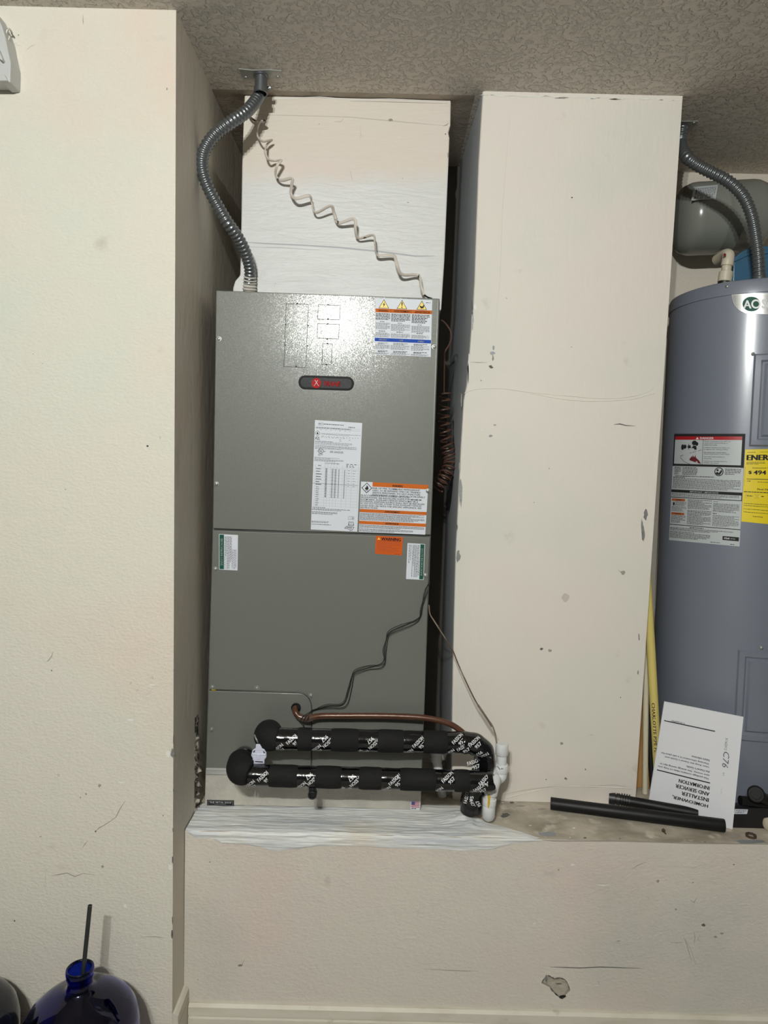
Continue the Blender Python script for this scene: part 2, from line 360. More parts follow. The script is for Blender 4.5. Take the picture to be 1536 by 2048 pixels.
# boxed column between the bays
mb = MB()
Lp = [(966, 150), (965, 192), (957, 330), (949, 560), (946, 610), (939, 700), (933, 770), (927, 800), (921, 900), (916, 1000), (911, 1100), (907, 1250), (904, 1400), (903, 1500), (902, 1700)]
Bp = [(925, 150), (924, 192), (917, 330), (909, 560), (905, 610), (900, 700), (897, 770), (896, 800), (893, 900), (891, 1000), (889, 1100), (884, 1250), (879, 1400), (876, 1500), (872, 1700)]
def zclip(z): return min(max(z, ZL), ZC)
fl = []; bl = []
for (a, b), (c, d) in zip(Lp, Bp):
    x, z = XZ(a, b, D_COL); z = zclip(z); fl.append((x, D_COL, z)); xb = P(c, d, D_BACK).x; bl.append((xb, D_BACK, z))
xr_t, xr_b = P(1365, 197, D_COL).x, P(1271, 1590, D_COL).x
n = len(fl)
for i in range(n-1):
    za, zb = fl[i][2], fl[i+1][2]
    def xr(z): return xr_b+(xr_t-xr_b)*(z-ZL)/(ZC-ZL)
    e = .006   # rounded corner bead
    A, B = fl[i], fl[i+1]
    c1 = (A[0]+e, D_COL, za); c2 = (B[0]+e, D_COL, zb); s1 = (A[0], D_COL+e, za); s2 = (B[0], D_COL+e, zb)
    mb.add([c1, c2, (xr(zb), D_COL, zb), (xr(za), D_COL, za)], [(0, 1, 2, 3)], col_paint)
    m1 = (A[0]+e*.3, D_COL+e*.3, za); m2 = (B[0]+e*.3, D_COL+e*.3, zb)
    mb.add([s1, s2, m2, m1], [(0, 1, 2, 3)], col_paint, True); mb.add([m1, m2, c2, c1], [(0, 1, 2, 3)], col_paint, True)
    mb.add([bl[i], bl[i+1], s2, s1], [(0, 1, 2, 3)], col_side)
    mb.add([(xr(za), D_COL, za), (xr(zb), D_COL, zb), (xr(zb), D_BACK, zb), (xr(za), D_BACK, za)], [(0, 1, 2, 3)], col_paint)
wall_middle = struct(mb, 'wall_middle', fixn=False)

# ledge (platform): front face with a knocked-in hole, concrete top
hole = [(1096, 1950), (1103, 1954), (1109, 1957), (1120, 1955), (1130, 1959), (1136, 1968), (1140, 1981), (1131, 1990), (1126, 1998), (1117, 1993), (1108, 1985), (1100, 1975), (1083, 1966), (1088, 1957)]
zb_ = 0.0
outer = [(xr1, zb_), (2.6, zb_), (2.6, ZL), (xr1, ZL)]
bm = bmesh.new()
def loop(pts, y): 
    vs = [bm.verts.new((x, y, z)) for x, z in pts]
    return vs, [bm.edges.new((vs[i], vs[(i+1) % len(vs)])) for i in range(len(vs))]
hp = [XZ(a, b, D_LEDGE) for a, b in hole]
v1, e1 = loop(outer, D_LEDGE); v2, e2 = loop(hp, D_LEDGE)
bmesh.ops.triangle_fill(bm, edges=e1+e2, use_beauty=True)
bm.verts.index_update()
mb = MB(); mb.add([v.co[:] for v in bm.verts], [tuple(v.index for v in f.verts) for f in bm.faces], ledge_cream); bm.free()
k = len(hp); cx_, cz_ = sum(p[0] for p in hp)/k, sum(p[1] for p in hp)/k
rim = [(x, D_LEDGE, z) for x, z in hp]
inn = [(cx_+(x-cx_)*1.0, D_LEDGE+.007, cz_+(z-cz_)*1.0) for x, z in hp]
mb.add(rim+inn, [(i, (i+1) % k, k+(i+1) % k, k+i) for i in range(k)], hole_in)
ctr = (cx_, D_LEDGE+.011, cz_)
mb.add(inn+[ctr], [(i, (i+1) % k, k) for i in range(k)], hole_in)
nx_ = 40
mb.add([(xr1, D_LEDGE, ZL), (2.6, D_LEDGE, ZL), (2.6, D_BACK, ZL), (xr1, D_BACK, ZL)], [(0, 1, 2, 3)], ledge_top)
ledge = struct(mb, 'trim_1', fixn=True); ledge['label'] = 'cream painted raised ledge with a worn concrete top'

# skim of fresh plaster over the ledge edge (unrolled strip: v<0 on top, v>0 down the face)
def interp(x, tab):
    for (a, b), (c, d) in zip(tab[:-1], tab[1:]):
        if a <= x <= c: return b+(d-b)*(x-a)/(c-a)
    return tab[0][1] if x < tab[0][0] else tab[-1][1]
low = [(372, 1664), (392, 1676), (430, 1678), (442, 1686), (500, 1690), (556, 1703), (600, 1697), (640, 1692), (720, 1693), (800, 1697), (860, 1698), (930, 1702), (985, 1699), (1010, 1692), (1040, 1685), (1090, 1681)]
lowm = []
for a, b in low:
    p = P(a, b, D_LEDGE); lowm.append((p.x, ZL-p.z))
back = [(-.445, .135), (.12, .15), (.17, .150), (.215, .150), (.235, .105), (.262, .072), (.30, .055), (.345, .030), (.382, .004)]
from mathutils import noise
mb = MB(); NU, NV = 260, 130; vs = []; ok = []
for i in range(NU+1):
    X = xr1+.001+(.385-xr1)*i/NU
    top = interp(X, back); dn = max(interp(X, lowm), .002)
    for j in range(NV+1):
        t = -top+(top+dn)*j/NV
        edge = min(1, (t+top)/.02, (dn-t)/.006); edge = max(edge, 0)
        h = .0014+.0022*max(0, noise.noise(Vector((X*9, t*90, 1)))+.35)+.0012*noise.noise(Vector((X*30, t*160, 4)))+.0010*noise.noise(Vector((X*14, t*420, 7)))+.0008*max(0, noise.noise(Vector((X*6, t*300, 17))))
        mx_ = math.exp(-((X-.205)**2/.0012+(t+.075)**2/.0010))*.012+math.exp(-((X-.235)**2/.0006+(t+.06)**2/.0006))*.006
        h = h*edge**.5+(mx_*(1+.5*noise.noise(Vector((X*60, t*60, 9)))) if t < 0 else 0)
        h = max(h, .0002)
        r = .006
        if t < -r: p = (X, D_LEDGE-t-r*.2, ZL+h)
        elif t > r: p = (X, D_LEDGE-h, ZL-t)
        else:
            a = (t+r)/(2*r)*math.pi/2; p = (X, D_LEDGE+r-(r+h)*math.sin(a)-.0, ZL-r+(r+h)*math.cos(a))
        vs.append(p)
fs = [(i*(NV+1)+j, (i+1)*(NV+1)+j, (i+1)*(NV+1)+j+1, i*(NV+1)+j+1) for i in range(NU) for j in range(NV)]
mb.add(vs, fs, plaster, True); pl = mb.build('plaster_skim', ledge, sharp=80); pl['label'] = 'streaky fresh white plaster skim'

mb = MB(); vs = []; nr, nc = 120, 8
for i in range(nr+1):
    y = 1420+i*192/nr; z = min(PX(404, y, xr1).z, ZC)
    for j in range(nc+1):
        D = 1.622+j*.0045; m_ = math.sin(math.pi*j/nc); xx = xr1+(xr0-xr1)*z/ZC
        h = max(-.0006, (noise.noise(Vector((z*70, D*60, 2)))+.12)*.016+.006*noise.noise(Vector((z*220, D*200, 5))))*m_*min(1, i/40)
        vs.append((xx+h, D, max(z, ZL+.0002)))
mb.add(vs, [(i*(nc+1)+j, (i+1)*(nc+1)+j, (i+1)*(nc+1)+j+1, i*(nc+1)+j+1) for i in range(nr) for j in range(nc)], crust, True)
mb.build('torn_caulk', wall_left, sharp=50)
# baseboards
mb = MB(); zf = P(760, 2019, D_LEDGE-.012).z
def base_profile(z): return [(0, 0), (.013, 0), (.013, z-.033), (.009, z-.031), (.009, z-.028), (.013, z-.025), (.012, z-.006), (.006, z), (0, z)]
pr = base_profile(zf)
mb.prism([(xr1+.014, D_LEDGE-a, z) for a, z in pr], [(2.6, D_LEDGE-a, z) for a, z in pr], base_paint); struct(mb, 'baseboard_front')
zl2 = P(380, 1977, D_LEDGE-.01).z; mb = MB(); pr = base_profile(zl2)
mb.prism([(xr1+a, D_LW-.0, z) for a, z in pr], [(xr1+a, D_LEDGE, z) for a, z in pr], base_paint)
struct(mb, 'baseboard_left')

# ---------------------------------------------------------------- wear on the walls (parts of their wall)
def stroke(mb, surf, pts, w, m, off=.0004, seed=0):
    r = random.Random(seed+len(pts)*7+int(pts[0][0]))
    L_, R_ = [], []
    for i, (x, y) in enumerate(pts):
        a = pts[max(i-1, 0)]; c = pts[min(i+1, len(pts)-1)]; l = math.hypot(c[0]-a[0], c[1]-a[1]) or 1
        ww = w*(.25 if i in (0, len(pts)-1) else r.uniform(.7, 1.2)); nx, ny = -(c[1]-a[1])/l*ww/2, (c[0]-a[0])/l*ww/2
        L_.append(surf(x+nx, y+ny, off)); R_.append(surf(x-nx, y-ny, off))
    n = len(pts); mb.add(L_+R_, [(i, i+1, n+i+1, n+i) for i in range(n-1)], m)
def blob(mb, surf, x, y, rx, ry, m, off=.0005, seed=0, n=9):
    r = random.Random(seed+int(x*3+y)); mb.add([surf(x+rx*r.uniform(.55, 1.15)*math.cos(2*math.pi*k/n), y+ry*r.uniform(.55, 1.15)*math.sin(2*math.pi*k/n), off) for k in range(n)], [tuple(range(n))[::-1]], m)
LWs, COs, LEs, DUs = plane(D_LW), plane(D_COL), plane(D_LEDGE), plane(D_DUCT)
mb = MB()
for (x, y, rx, ry, m) in [(295, 892, 2.6, 2.2, ink_black), (334, 178, 1.5, 3.5, scuff), (199, 1571, 4, 4, scuff), (172, 1588, 2.5, 2.5, scuff), (161, 1595, 1.6, 1.6, scuff), (191, 1663, 2, 2.4, dark_chip), (205, 1733, 3, 3, scuff), (117, 1550, 3, 4, scuff_soft), (37, 70, 1.3, 1.3, dark_chip), (81, 1673, 4, 1.2, scuff), (103, 1341, 1.5, 1.8, dark_chip), (29, 1842, 2, 2, dark_chip), (88, 1986, 1.3, 1.3, dark_chip), (262, 1366, 3, 3.5, scuff_soft), (305, 1355, 3, 4, scuff_soft), (275, 1380, 3, 3, scuff_soft), (131, 979, 1.5, 1.2, scuff), (326, 1631, 1.2, 2.2, dark_chip), (66, 708, 1.3, 1, scuff), (85, 727, 1.3, 1, scuff), (320, 875, 2, 4, scuff_soft), (302, 940, 8, 10, scuff_soft)][:-1]:
    blob(mb, LWs, x, y, rx, ry, m)
for pts, w, m in [([(107, 1302), (103, 1313), (97, 1321), (92, 1324)], 1.6, scuff), ([(106, 1335), (103, 1341)], 1.4, scuff), ([(251, 1601), (240, 1618), (232, 1634), (220, 1643), (206, 1652), (198, 1656), (190, 1664)], 1.8, scuff), ([(164, 1697), (170, 1688), (176, 1681)], 1.4, scuff), ([(103, 1751), (118, 1749), (134, 1746), (150, 1753), (166, 1747), (190, 1750)], 1.6, scuff), ([(92, 1737), (90, 1755), (93, 1772), (82, 1775)], 1.2, scuff_soft), ([(96, 1738), (86, 1744)], 1.2, scuff), ([(166, 30), (166, 42), (167, 49)], 1.6, scuff), ([(26, 76), (34, 90), (42, 92)], 1, scuff_soft), ([(52, 101), (62, 92), (71, 89)], 2, scuff_soft), ([(127, 1484), (138, 1480), (155, 1474)], 1.2, scuff_soft), ([(280, 1874), (300, 1873), (316, 1874), (330, 1876)], 1.2, scuff), ([(160, 1690), (166, 1680)], 1.2, scuff), ([(290, 1390), (300, 1384), (306, 1375)], 1.0, scuff_soft)]:
    stroke(mb, LWs, pts, w, m)
for (x, y, rx, ry) in [(305, 1370, 7, 1.5), (262, 1440, 9, 2), (250, 1812, 4, 5), (242, 1565, 8, 2), (336, 1507, 5, 8), (273, 1890, 3, 2.5), (340, 1735, 5, 7), (232, 1934, 14, 1.2)]: blob(mb, LWs, x, y, rx, ry, white_chip)
mb.build('scuff_marks', wall_left, kind='stuff', fixn=False)
mb = MB()
for (x, y, rx, ry, m) in [(345, 1507, 4, 12, metal_chip), (349, 1340, 1.2, 5, dark_chip), (347, 1480, 1.2, 12, dark_chip), (347, 1580, 1.2, 5, dark_chip), (345, 1720, 1.6, 9, dark_chip), (346, 1660, 1.6, 5, metal_chip), (344, 1868, 2, 12, dark_chip), (345, 1840, 1.5, 10, dark_chip)]:
    blob(mb, LWs, x, y, rx, ry, m, .0006)
mb.build('chipped_corner', wall_left, fixn=False)

mb = MB()
for (x, y, rx, ry, m) in [(1144, 395, 2, 2, ink_black), (981, 733, 4, 2.6, dark_chip), (986, 716, 2, 8, scuff), (962, 761, 1.6, 1.4, scuff), (1131, 1195, 9, 9, scuff_soft), (1083, 1298, 4, 3, dark_chip), (1100, 1301, 5, 3, scuff), (1246, 1145, 5, 5, scuff), (1123, 1487, 3.5, 3.5, scuff), (1131, 1557, 2, 2.5, dark_chip), (1092, 1559, 1.4, 1.4, dark_chip), (1171, 1539, 2, 2.5, scuff), (1098, 937, 1.3, 1.3, dark_chip), (1241, 1395, 1.3, 1.3, dark_chip), (1133, 1558, 2, 2, scuff), (1183, 1470, 6, 1, scuff_soft), (1013, 596, 2, 2, scuff_soft), (1143, 694, 1.2, 1.2, scuff), (1068, 1005, 1.2, 1.2, scuff), (990, 850, 4, 2, metal_chip), (981, 872, 4, 3, metal_chip), (964, 860, 3, 2, white_chip)]:
    blob(mb, COs, x, y, rx, ry, m)
for pts, w, m in [([(1228, 849), (1240, 848), (1252, 851), (1270, 852)], 2.4, dark_chip), ([(1237, 1140), (1244, 1147), (1250, 1150)], 1.5, dark_chip), ([(940, 724), (955, 725), (975, 725)], 1.2, scuff), ([(1020, 230), (1005, 420), (1000, 560), (990, 660)], .6, scuff_soft), ([(1004, 1590), (1050, 1580), (1100, 1574), (1180, 1572), (1230, 1570), (1265, 1576)], 2, scuff_soft), ([(1000, 1604), (1040, 1604), (1080, 1608), (1100, 1611)], 3, scuff), ([(1100, 800), (1108, 812)], 1.2, scuff_soft)]:
    stroke(mb, COs, pts, w, m)
# torn paint along the ceiling joint
for i in range(34):
    x = 970+i*11.5+random.uniform(-5, 5); blob(mb, COs, x, 189.5+(x-975)*.024+random.uniform(0, 3.5), random.uniform(5, 14), random.uniform(.4, 1.8), white_chip if random.random() < .6 else scuff)
blob(mb, COs, 985, 706, 6, 5, silver_streak); blob(mb, COs, 987, 696, 2.5, 6, silver_streak)
blob(mb, COs, 983, 735, 4, 2, dark_chip, .0007)
mb.build('scuff_marks', wall_middle, kind='stuff', fixn=False)
for pts in ([(929, 787), (950, 779), (1000, 777), (1060, 785), (1100, 789), (1150, 793), (1200, 797), (1250, 795), (1290, 786), (1308, 776)], [(1060, 787), (1150, 801), (1250, 800), (1308, 787)], [(935, 1607), (1000, 1598), (1100, 1576), (1180, 1573), (1265, 1577)]):
    mb = MB(); pp = smooth_path([COs(x, y, -.0002) for x, y in pts], 6); mb.tube(pp, [.0012+.0009*noise.noise(p*40) for p in pp], col_paint, 8); mb.build('joint_ridge', wall_middle, sharp=80)
mb = MB()
for (x, y, rx, ry, m) in [(944, 615, 2.4, 22, dark_chip), (950, 614, 3, 7, white_chip), (945, 640, 2.4, 26, metal_chip), (938, 733, 3, 24, white_chip), (936, 745, 1.4, 25, dark_chip), (923, 800, 1.4, 16, scuff), (919, 935, 1.6, 12, scuff), (921, 985, 4, 30, metal_chip), (916, 1112, 5, 13, metal_chip), (914, 1055, 1.2, 8, dark_chip)]:
    blob(mb, COs, x, y, rx, ry, m, .0007, n=14)
for (x, y, rx, ry) in [(1291, 1030, 4.5, 14), (1287, 1070, 3.5, 18), (1284, 1052, 2, 18), (1278, 1275, 1.5, 8), (1276, 1345, 1.5, 5)]: blob(mb, COs, x, y, rx, ry, metal_chip, .0006, n=12)
mb.build('chipped_corner', wall_middle, fixn=False)

mb = MB()
for (x, y, rx, ry, m) in [(1117, 1740, 2.6, 2, scuff), (1138, 1742, 1.5, 1.5, scuff_soft), (1407, 1850, 4, 4.5, dark_chip), (1431, 1874, 4, 3, scuff), (1444, 1867, 4, 2.5, scuff), (1386, 1765, 1.5, 1.5, dark_chip), (1352, 1819, 2.4, 2.4, scuff), (1297, 1796, 4, 2.4, scuff_soft), (1237, 1882, 5, 1.3, scuff), (1252, 1893, 2.4, 2.4, scuff_soft), (1302, 1766, 9, 3, scuff_soft), (1316, 1762, 3, 4, scuff), (1275, 1780, 3, 3, scuff_soft), (1468, 1729, 3, 1, dark_chip), (480, 1931, 5, 3, scuff), (396, 1959, 1, 1.6, scuff), (634, 1932, 2, 3.5, scuff_soft), (420, 1724, 2, 2, scuff), (522, 1733, 2, 2, scuff_soft), (680, 1730, 5, 2, scuff_soft), (1118, 1967, 8, 1, dark_chip), (1305, 1870, 4, 6, scuff_soft), (990, 1712, 2, 2, scuff_soft)]:
    blob(mb, LEs, x, y, rx, ry, m)
for pts, w, m in [([(1100, 1934), (1130, 1935), (1160, 1936), (1200, 1934), (1230, 1935), (1282, 1937)], 2.2, dark_chip), ([(850, 1938), (900, 1941), (930, 1942), (958, 1942)], 1.4, scuff), ([(826, 1925), (850, 1928), (870, 1927), (890, 1926)], 1, scuff_soft), ([(1264, 1738), (1275, 1731), (1292, 1724)], 1.8, scuff), ([(1310, 1731), (1350, 1733), (1390, 1735), (1430, 1737)], 1.1, scuff_soft), ([(1448, 1711), (1465, 1720), (1486, 1733)], 1.6, scuff_soft), ([(1193, 1769), (1206, 1771), (1218, 1770)], 2, white_chip), ([(1380, 1800), (1388, 1805), (1394, 1795)], 2.2, scuff), ([(1340, 1885), (1355, 1886), (1368, 1884)], 1.6, scuff), ([(1366, 1870), (1372, 1885), (1378, 1905), (1384, 1925)], 1.4, scuff), ([(1370, 1878), (1382, 1900), (1392, 1930)], 1.2, scuff), ([(1388, 1862), (1390, 1875), (1388, 1890)], 1.8, scuff), ([(1400, 1870), (1395, 1880), (1405, 1884)], 1.6, scuff), ([(474, 1931), (484, 1930), (489, 1918)], 1.4, scuff), ([(1074, 1820), (1079, 1826)], 1.8, scuff), ([(1195, 1962), (1200, 1969)], 1.8, dark_chip), ([(834, 1838), (838, 1820), (842, 1812)], 1.4, scuff_soft), ([(430, 1710), (445, 1703), (452, 1701)], 1.2, scuff_soft), ([(500, 1700), (530, 1704), (560, 1705), (590, 1702), (600, 1698)], 1.2, scuff_soft), ([(1084, 1680), (1110, 1682), (1160, 1682), (1230, 1682), (1300, 1684), (1380, 1687), (1450, 1687), (1536, 1689)], 2, scuff), ([(1345, 1746), (1350, 1755), (1360, 1762)], 1, scuff_soft)]:
    stroke(mb, LEs, pts, w, m, .0005)
blob(mb, LEs, 1145, 1729, 5, 2, white_chip); blob(mb, LEs, 1068, 1847, 3, 1.5, white_chip); blob(mb, LEs, 830, 1860, 14, 30, scuff_soft, .0003) if False else None
mb.build('scuff_marks', ledge, kind='stuff', fixn=False)
# dark torn rim of the hole
mb = MB(); hx = hole+[hole[0]]
for i in range(len(hole)):
    if i in (0, 1, 2, 3, 4, 5, 8, 9, 10, 12): stroke(mb, LEs, [hx[i], ((hx[i][0]+hx[i+1][0])/2, (hx[i][1]+hx[i+1][1])/2), hx[i+1]], 3.2 if i in (8, 9, 10) else 2.2, ink_black if i in (8, 9) else dark_chip, .0006)
blob(mb, LEs, 1126, 1993, 8, 4, ink_black, -.006+.0138); blob(mb, LEs, 1092, 1958, 3, 9, metal_chip, .002)
mb.build('torn_hole_edge', ledge, fixn=False)
# debris and bare patches on the ledge top
TOPs = lambda x, y, off: PZ(x, y, ZL+off)
mb = MB()
for (x, y, rx, ry, m) in [(1095, 1668, 22, 4.5, silver_streak), (1500, 1683, 34, 4, silver_streak), (1024, 1605, 5, 2, dark_chip), (1170, 1676, 4, 1.5, dark_chip), (1060, 1651, 4, 1, white_chip), (1148, 1656, 3, 1.5, white_chip), (1140, 1675, 2, 1, white_chip), (1200, 1660, 2, 1, scuff), (1005, 1605, 3, 1.5, white_chip), (1010, 1630, 10, 6, dark_chip), (1240, 1677, 2, 1, dark_chip), (1410, 1684, 3, 1, dark_chip), (1465, 1672, 14, 5, scuff), (1040, 1612, 12, 2, scuff), (1085, 1618, 10, 2, scuff)]:
    blob(mb, TOPs, x, y, rx, ry, m, .0006, n=12)
mb.build('debris', ledge, kind='stuff', fixn=False)

# ---------------------------------------------------------------- supply duct
mb = MB()
fp = [(489, 190), (902, 202), (901, 250), (897, 265), (899, 275), (897, 330), (889, 520), (883, 604), (464, 590), (466, 575), (470, 562), (480, 550), (482, 460), (484, 330), (486, 265)]
zt_unit = P(650, 590, D_UNIT).z-.004
front = []
for a, b in fp:
    p = P(a, b, D_DUCT); z = ZC-.0005 if b < 205 else p.z
    if b >= 590: z = zt_unit+.0005
    front.append(Vector((p.x, D_DUCT, z)))
mb.prism(front, [Vector((v.x, D_DUCT+.33, v.z)) for v in front], duct_paint)
o = thing('supply_duct', (0, D_DUCT+.16, zt_unit), 'white painted supply duct between the grey air handler and the ceiling', 'duct')
body = mb.build('duct_casing', o, bevel=.003)
mb = MB()
for pts, w, m in [([(486, 484), (530, 487), (600, 490), (680, 495), (760, 503), (830, 512), (870, 512)], 3, ink_lgrey), ([(500, 494), (560, 495), (640, 500)], 1.6, ink_lgrey), ([(500, 229), (600, 231), (700, 234), (820, 245), (888, 251)], 1.5, scuff_soft), ([(887, 252), (893, 250), (897, 246)], 1.8, scuff), ([(668, 243), (682, 243), (688, 236)], 1.4, scuff_soft), ([(720, 255), (722, 268), (719, 281)], 1.2, scuff_soft), ([(573, 290), (577, 300)], 1, scuff_soft), ([(500, 196), (560, 197), (640, 194), (700, 199), (780, 198), (898, 203)], 2.2, white_chip), ([(700, 202), (790, 204), (896, 207)], 1.4, scuff), ([(548, 574), (551, 566)], 1.2, scuff), ([(700, 342), (705, 360)], 4, scuff_soft)]:
    stroke(mb, DUs, pts, w, m)
for (x, y, rx, ry, m) in [(782, 240, 5, 3, scuff), (891, 268, 1.6, 1.6, dark_chip), (638, 248, 1, 1, scuff), (805, 357, 1, 1, scuff), (816, 405, 3, .8, scuff), (896, 310, 1.5, 6, scuff), (498, 200, 6, 6, white_chip)]: blob(mb, DUs, x, y, rx, ry, m)
mb.build('paint_seams', o, kind='stuff', fixn=False)

# ---------------------------------------------------------------- air handler
ah = thing('air_handler', P(640, 1545, 1.9), 'tall grey metal air handler cabinet covered in warning labels', 'air handler')
UN = plane(D_UNIT)
def quad_prism(pts, D0, D1, m, name, parent, bevel=.0015):
    mb = MB(); f = [P(x, y, D0) for x, y in pts]; b_ = [Vector((v.x, D1, v.z)) for v in f]; mb.prism(f, b_, m)
    return mb.build(name, parent, bevel=bevel)
bodypts = [(432.5, 581), (880, 598), (862, 1072), (844, 1545), (411.5, 1536), (425, 1058)]
mb = MB(); f = [P(x, y, D_UNIT+.012) for x, y in bodypts]
f2 = [Vector((v.x, v.y, v.z)) for v in f]; f2[0].z = f2[1].z = zt_unit
mb.prism(f2, [Vector((v.x, 2.11, v.z)) for v in f2], unit_paint); mb.build('cabinet', ah, bevel=.002)
up = quad_prism([(432, 580.5), (879.5, 597), (861.5, 1070), (600, 1063.5), (425.5, 1057)], D_UNIT, D_UNIT+.0115, unit_paint, 'upper_panel', ah, .002)
# lower door with the cut-out corner for the small access panel
arc = [(598+26*math.sin(a), 1412-27*math.cos(a)) for a in [i*math.pi/2/7 for i in range(8)]]
arc_p = [(x, y) for x, y in arc]
lo_pts = [(425, 1060.5), (600, 1066.5), (861, 1074), (858, 1120), (850, 1385), (843.5, 1546), (624, 1541)]+arc_p[::-1]+[(417, 1379)]
lowp = quad_prism(lo_pts, D_UNIT, D_UNIT+.0115, unit_paint, 'lower_panel', ah, .002)
ac_pts = [(417.5, 1381.5), (598, 1387)]+[(x-1.6, y+1.6) for x, y in arc_p[1:]]+[(622, 1541), (411.5, 1536)]
quad_prism(ac_pts, D_UNIT+.002, D_UNIT+.0118, unit_paint, 'access_panel', ah, .0015)
mb = MB(); stroke(mb, plane(D_UNIT), [(425, 1059), (600, 1065), (720, 1068.5), (861, 1072)], 1.2, unit_edge, .0003)
mb.build('bright_edge', ah, fixn=False); mb = MB(); stroke(mb, plane(D_UNIT), [(876, 600), (868, 830), (859, 1068)], 1.0, unit_edge, .0003)
mb.build('bright_edge', ah, fixn=False); mb = MB(); stroke(mb, plane(D_UNIT), [(417, 1380)]+arc_p, 1.0, unit_edge, .0003)
mb.build('bright_edge', ah, fixn=False); mb = MB(); blob(mb, plane(D_UNIT), 427, 1380, 5, 1.4, glue, .0004)
mb.build('glue_spot', ah, fixn=False)
# knockouts
def knock(x0, y0, x1, y1, sl, tabs, name='knockout'):
    mb = MB(); s = plane(D_UNIT); c = [(x0, y0), (x1, y0+(x1-x0)*sl), (x1-.038*(y1-y0), y1+(x1-x0)*sl), (x0-.038*(y1-y0), y1)]
    c.append(c[0])
    for a, b in zip(c[:-1], c[1:]): 
        mb.add([s(a[0], a[1], .0003), s(b[0], b[1], .0003), s(b[0]+(.85 if a[0]==b[0] or abs(a[1]-b[1]) > 9 else 0), b[1]+(.85 if abs(a[1]-b[1]) < 9 else 0), .0003), s(a[0]+(.85 if abs(a[1]-b[1]) > 9 else 0), a[1]+(.85 if abs(a[1]-b[1]) < 9 else 0), .0003)], [(0, 1, 2, 3)], cut_line)
    for t in tabs: blob(mb, s, t[0], t[1], 2, 1.6, ink_black, .0005)
    mb.build(name, up, fixn=True)
knock(572, 607, 616, 733, .03, [(594, 607), (571, 649), (616, 651), (570, 690), (615, 692), (592, 733)])
knock(636, 609, 680, 638, .03, [(656, 609.5), (656, 638)]); knock(635, 647, 678, 676, .03, [(655, 648), (654, 678)]); knock(645, 687, 664, 728, .03, [(655, 687), (653, 729)])
# screws
scr0 = None
def screw(x, y, D=D_UNIT, parent=None, r=.0042):
    global scr0
    parent = parent or ah
    if scr0 is None:
        mb = MB(); mb.lathe((0, 0, 0), (0, -1, 0), [(0, .006), (.001, .006), (.0012, .0042), (.004, .0038), (.0046, .0025), (.0046, 0.0001)], screw_steel, 12)
        scr0 = mb.build('screw'); o_ = scr0
    else: o_ = scr0.copy(); C.objects.link(o_)
    o_.parent = parent; o_.location = P(x, y, D)-ROOT_LOC[parent.name]; return o_
for x, y in [(438, 678), (868.5, 694), (433, 968), (856, 982), (431, 1138), (851, 1151), (425, 1374), (514, 1376), (622, 1391), (424, 1458)]: screw(x, y)

# badge
mb = MB()
def badge_pts(x0, x1, yc, h, s=.03, k=5, n=10):
    pts = []
    for sx_, a0 in ((1, -90), (-1, 90)):
        for i in range(n+1):
            a = math.radians(a0+180*i/n); r = h/2
            cx = (x1-r) if sx_ > 0 else (x0+r)
            x = cx+r*math.cos(a)*.9; y = yc+r*math.sin(a)
            pts.append((x, y+(x-(x0+x1)/2)*s))
    return pts
top = badge_pts(597, 708, 766, 25)
f = [P(x, y, D_UNIT-.004) for x, y in top]; mb.prism(f, [P(x, y, D_UNIT-.0002) for x, y in badge_pts(595.5, 709.5, 766, 28)], ink_black)
f = [P(x, y, D_UNIT-.0048) for x, y in badge_pts(600, 705, 766, 20)]; mb.prism(f, [P(x, y, D_UNIT-.004) for x, y in badge_pts(599, 706, 766, 21.5)], badge_black)
bd = mb.build('name_badge', ah)
sh = Sheet(plane(D_UNIT-.0047), [(600, 754), (706, 757), (705, 779), (599, 776)], 106, 22, badge_black); sh.mb = MB()
sh.disc(33, 11.3, 9.6, 10.2, badge_red, 1, 28)
for a, b in [([(25, 8), (41, 8)], 1), ([(25, 14.5), (41, 14.5)], 1), ([(30, 5), (38, 17)], .8), ([(36, 5), (29, 17)], .8)]: sh.line(a, b*.8, ink_white if b == .8 else ink_maroon, 2)
sh.text('TRANE', 47, 7, 82, 16.5, badge_red, 2, bold=.05, shear=.2); sh.build('badge_lettering', bd)

# multilingual safety label, top right
sh = Sheet(UN, [(751, 596), (864.5, 600), (861.5, 714), (749.5, 709)], 113, 114, lab_white)
for u, kind in ((17, 0), (53, 1), (92.5, 2)):
    sh.poly([(u, 2), (u+10.5, 20.2), (u-10.5, 20.2)], ink_black, 1); sh.poly([(u, 3.8), (u+9, 19.4), (u-9, 19.4)], ink_yellow, 2)
    if kind == 0: sh.poly([(u+1.5, 7), (u-2.2, 13), (u-.3, 13), (u-1.4, 18), (u+2.5, 11.6), (u+.4, 11.6)], ink_black, 3)
    if kind == 1: sh.poly([(u-1.3, 7), (u+1.3, 7), (u+.6, 14.5), (u-.6, 14.5)], ink_black, 3); sh.disc(u, 17, 1.3, 1.2, ink_black, 3, 10)
    if kind == 2: sh.poly([(u-4, 12), (u+1, 14), (u+4, 10), (u+5, 11), (u+3.5, 16.5), (u-1, 18), (u-4, 14.5)], ink_black, 3)
sh.dashes(100.5, 5, 112, 7, 1, ink_black, seed=2); 
sh.rect(0, 21, 113, 28.5, ink_orange, 1); sh.rect(30.8, 21, 31.3, 28.5, ink_black, 2); sh.rect(70.8, 21, 71.3, 28.5, ink_black, 2)
sh.text('WARNING', 6, 23, 26, 27, ink_black, 2); sh.text('AVERTISSEMENT', 37, 23, 69, 27.3, ink_black, 2); sh.text('ADVERTENCIA', 79, 23, 109, 27.4, ink_black, 2)
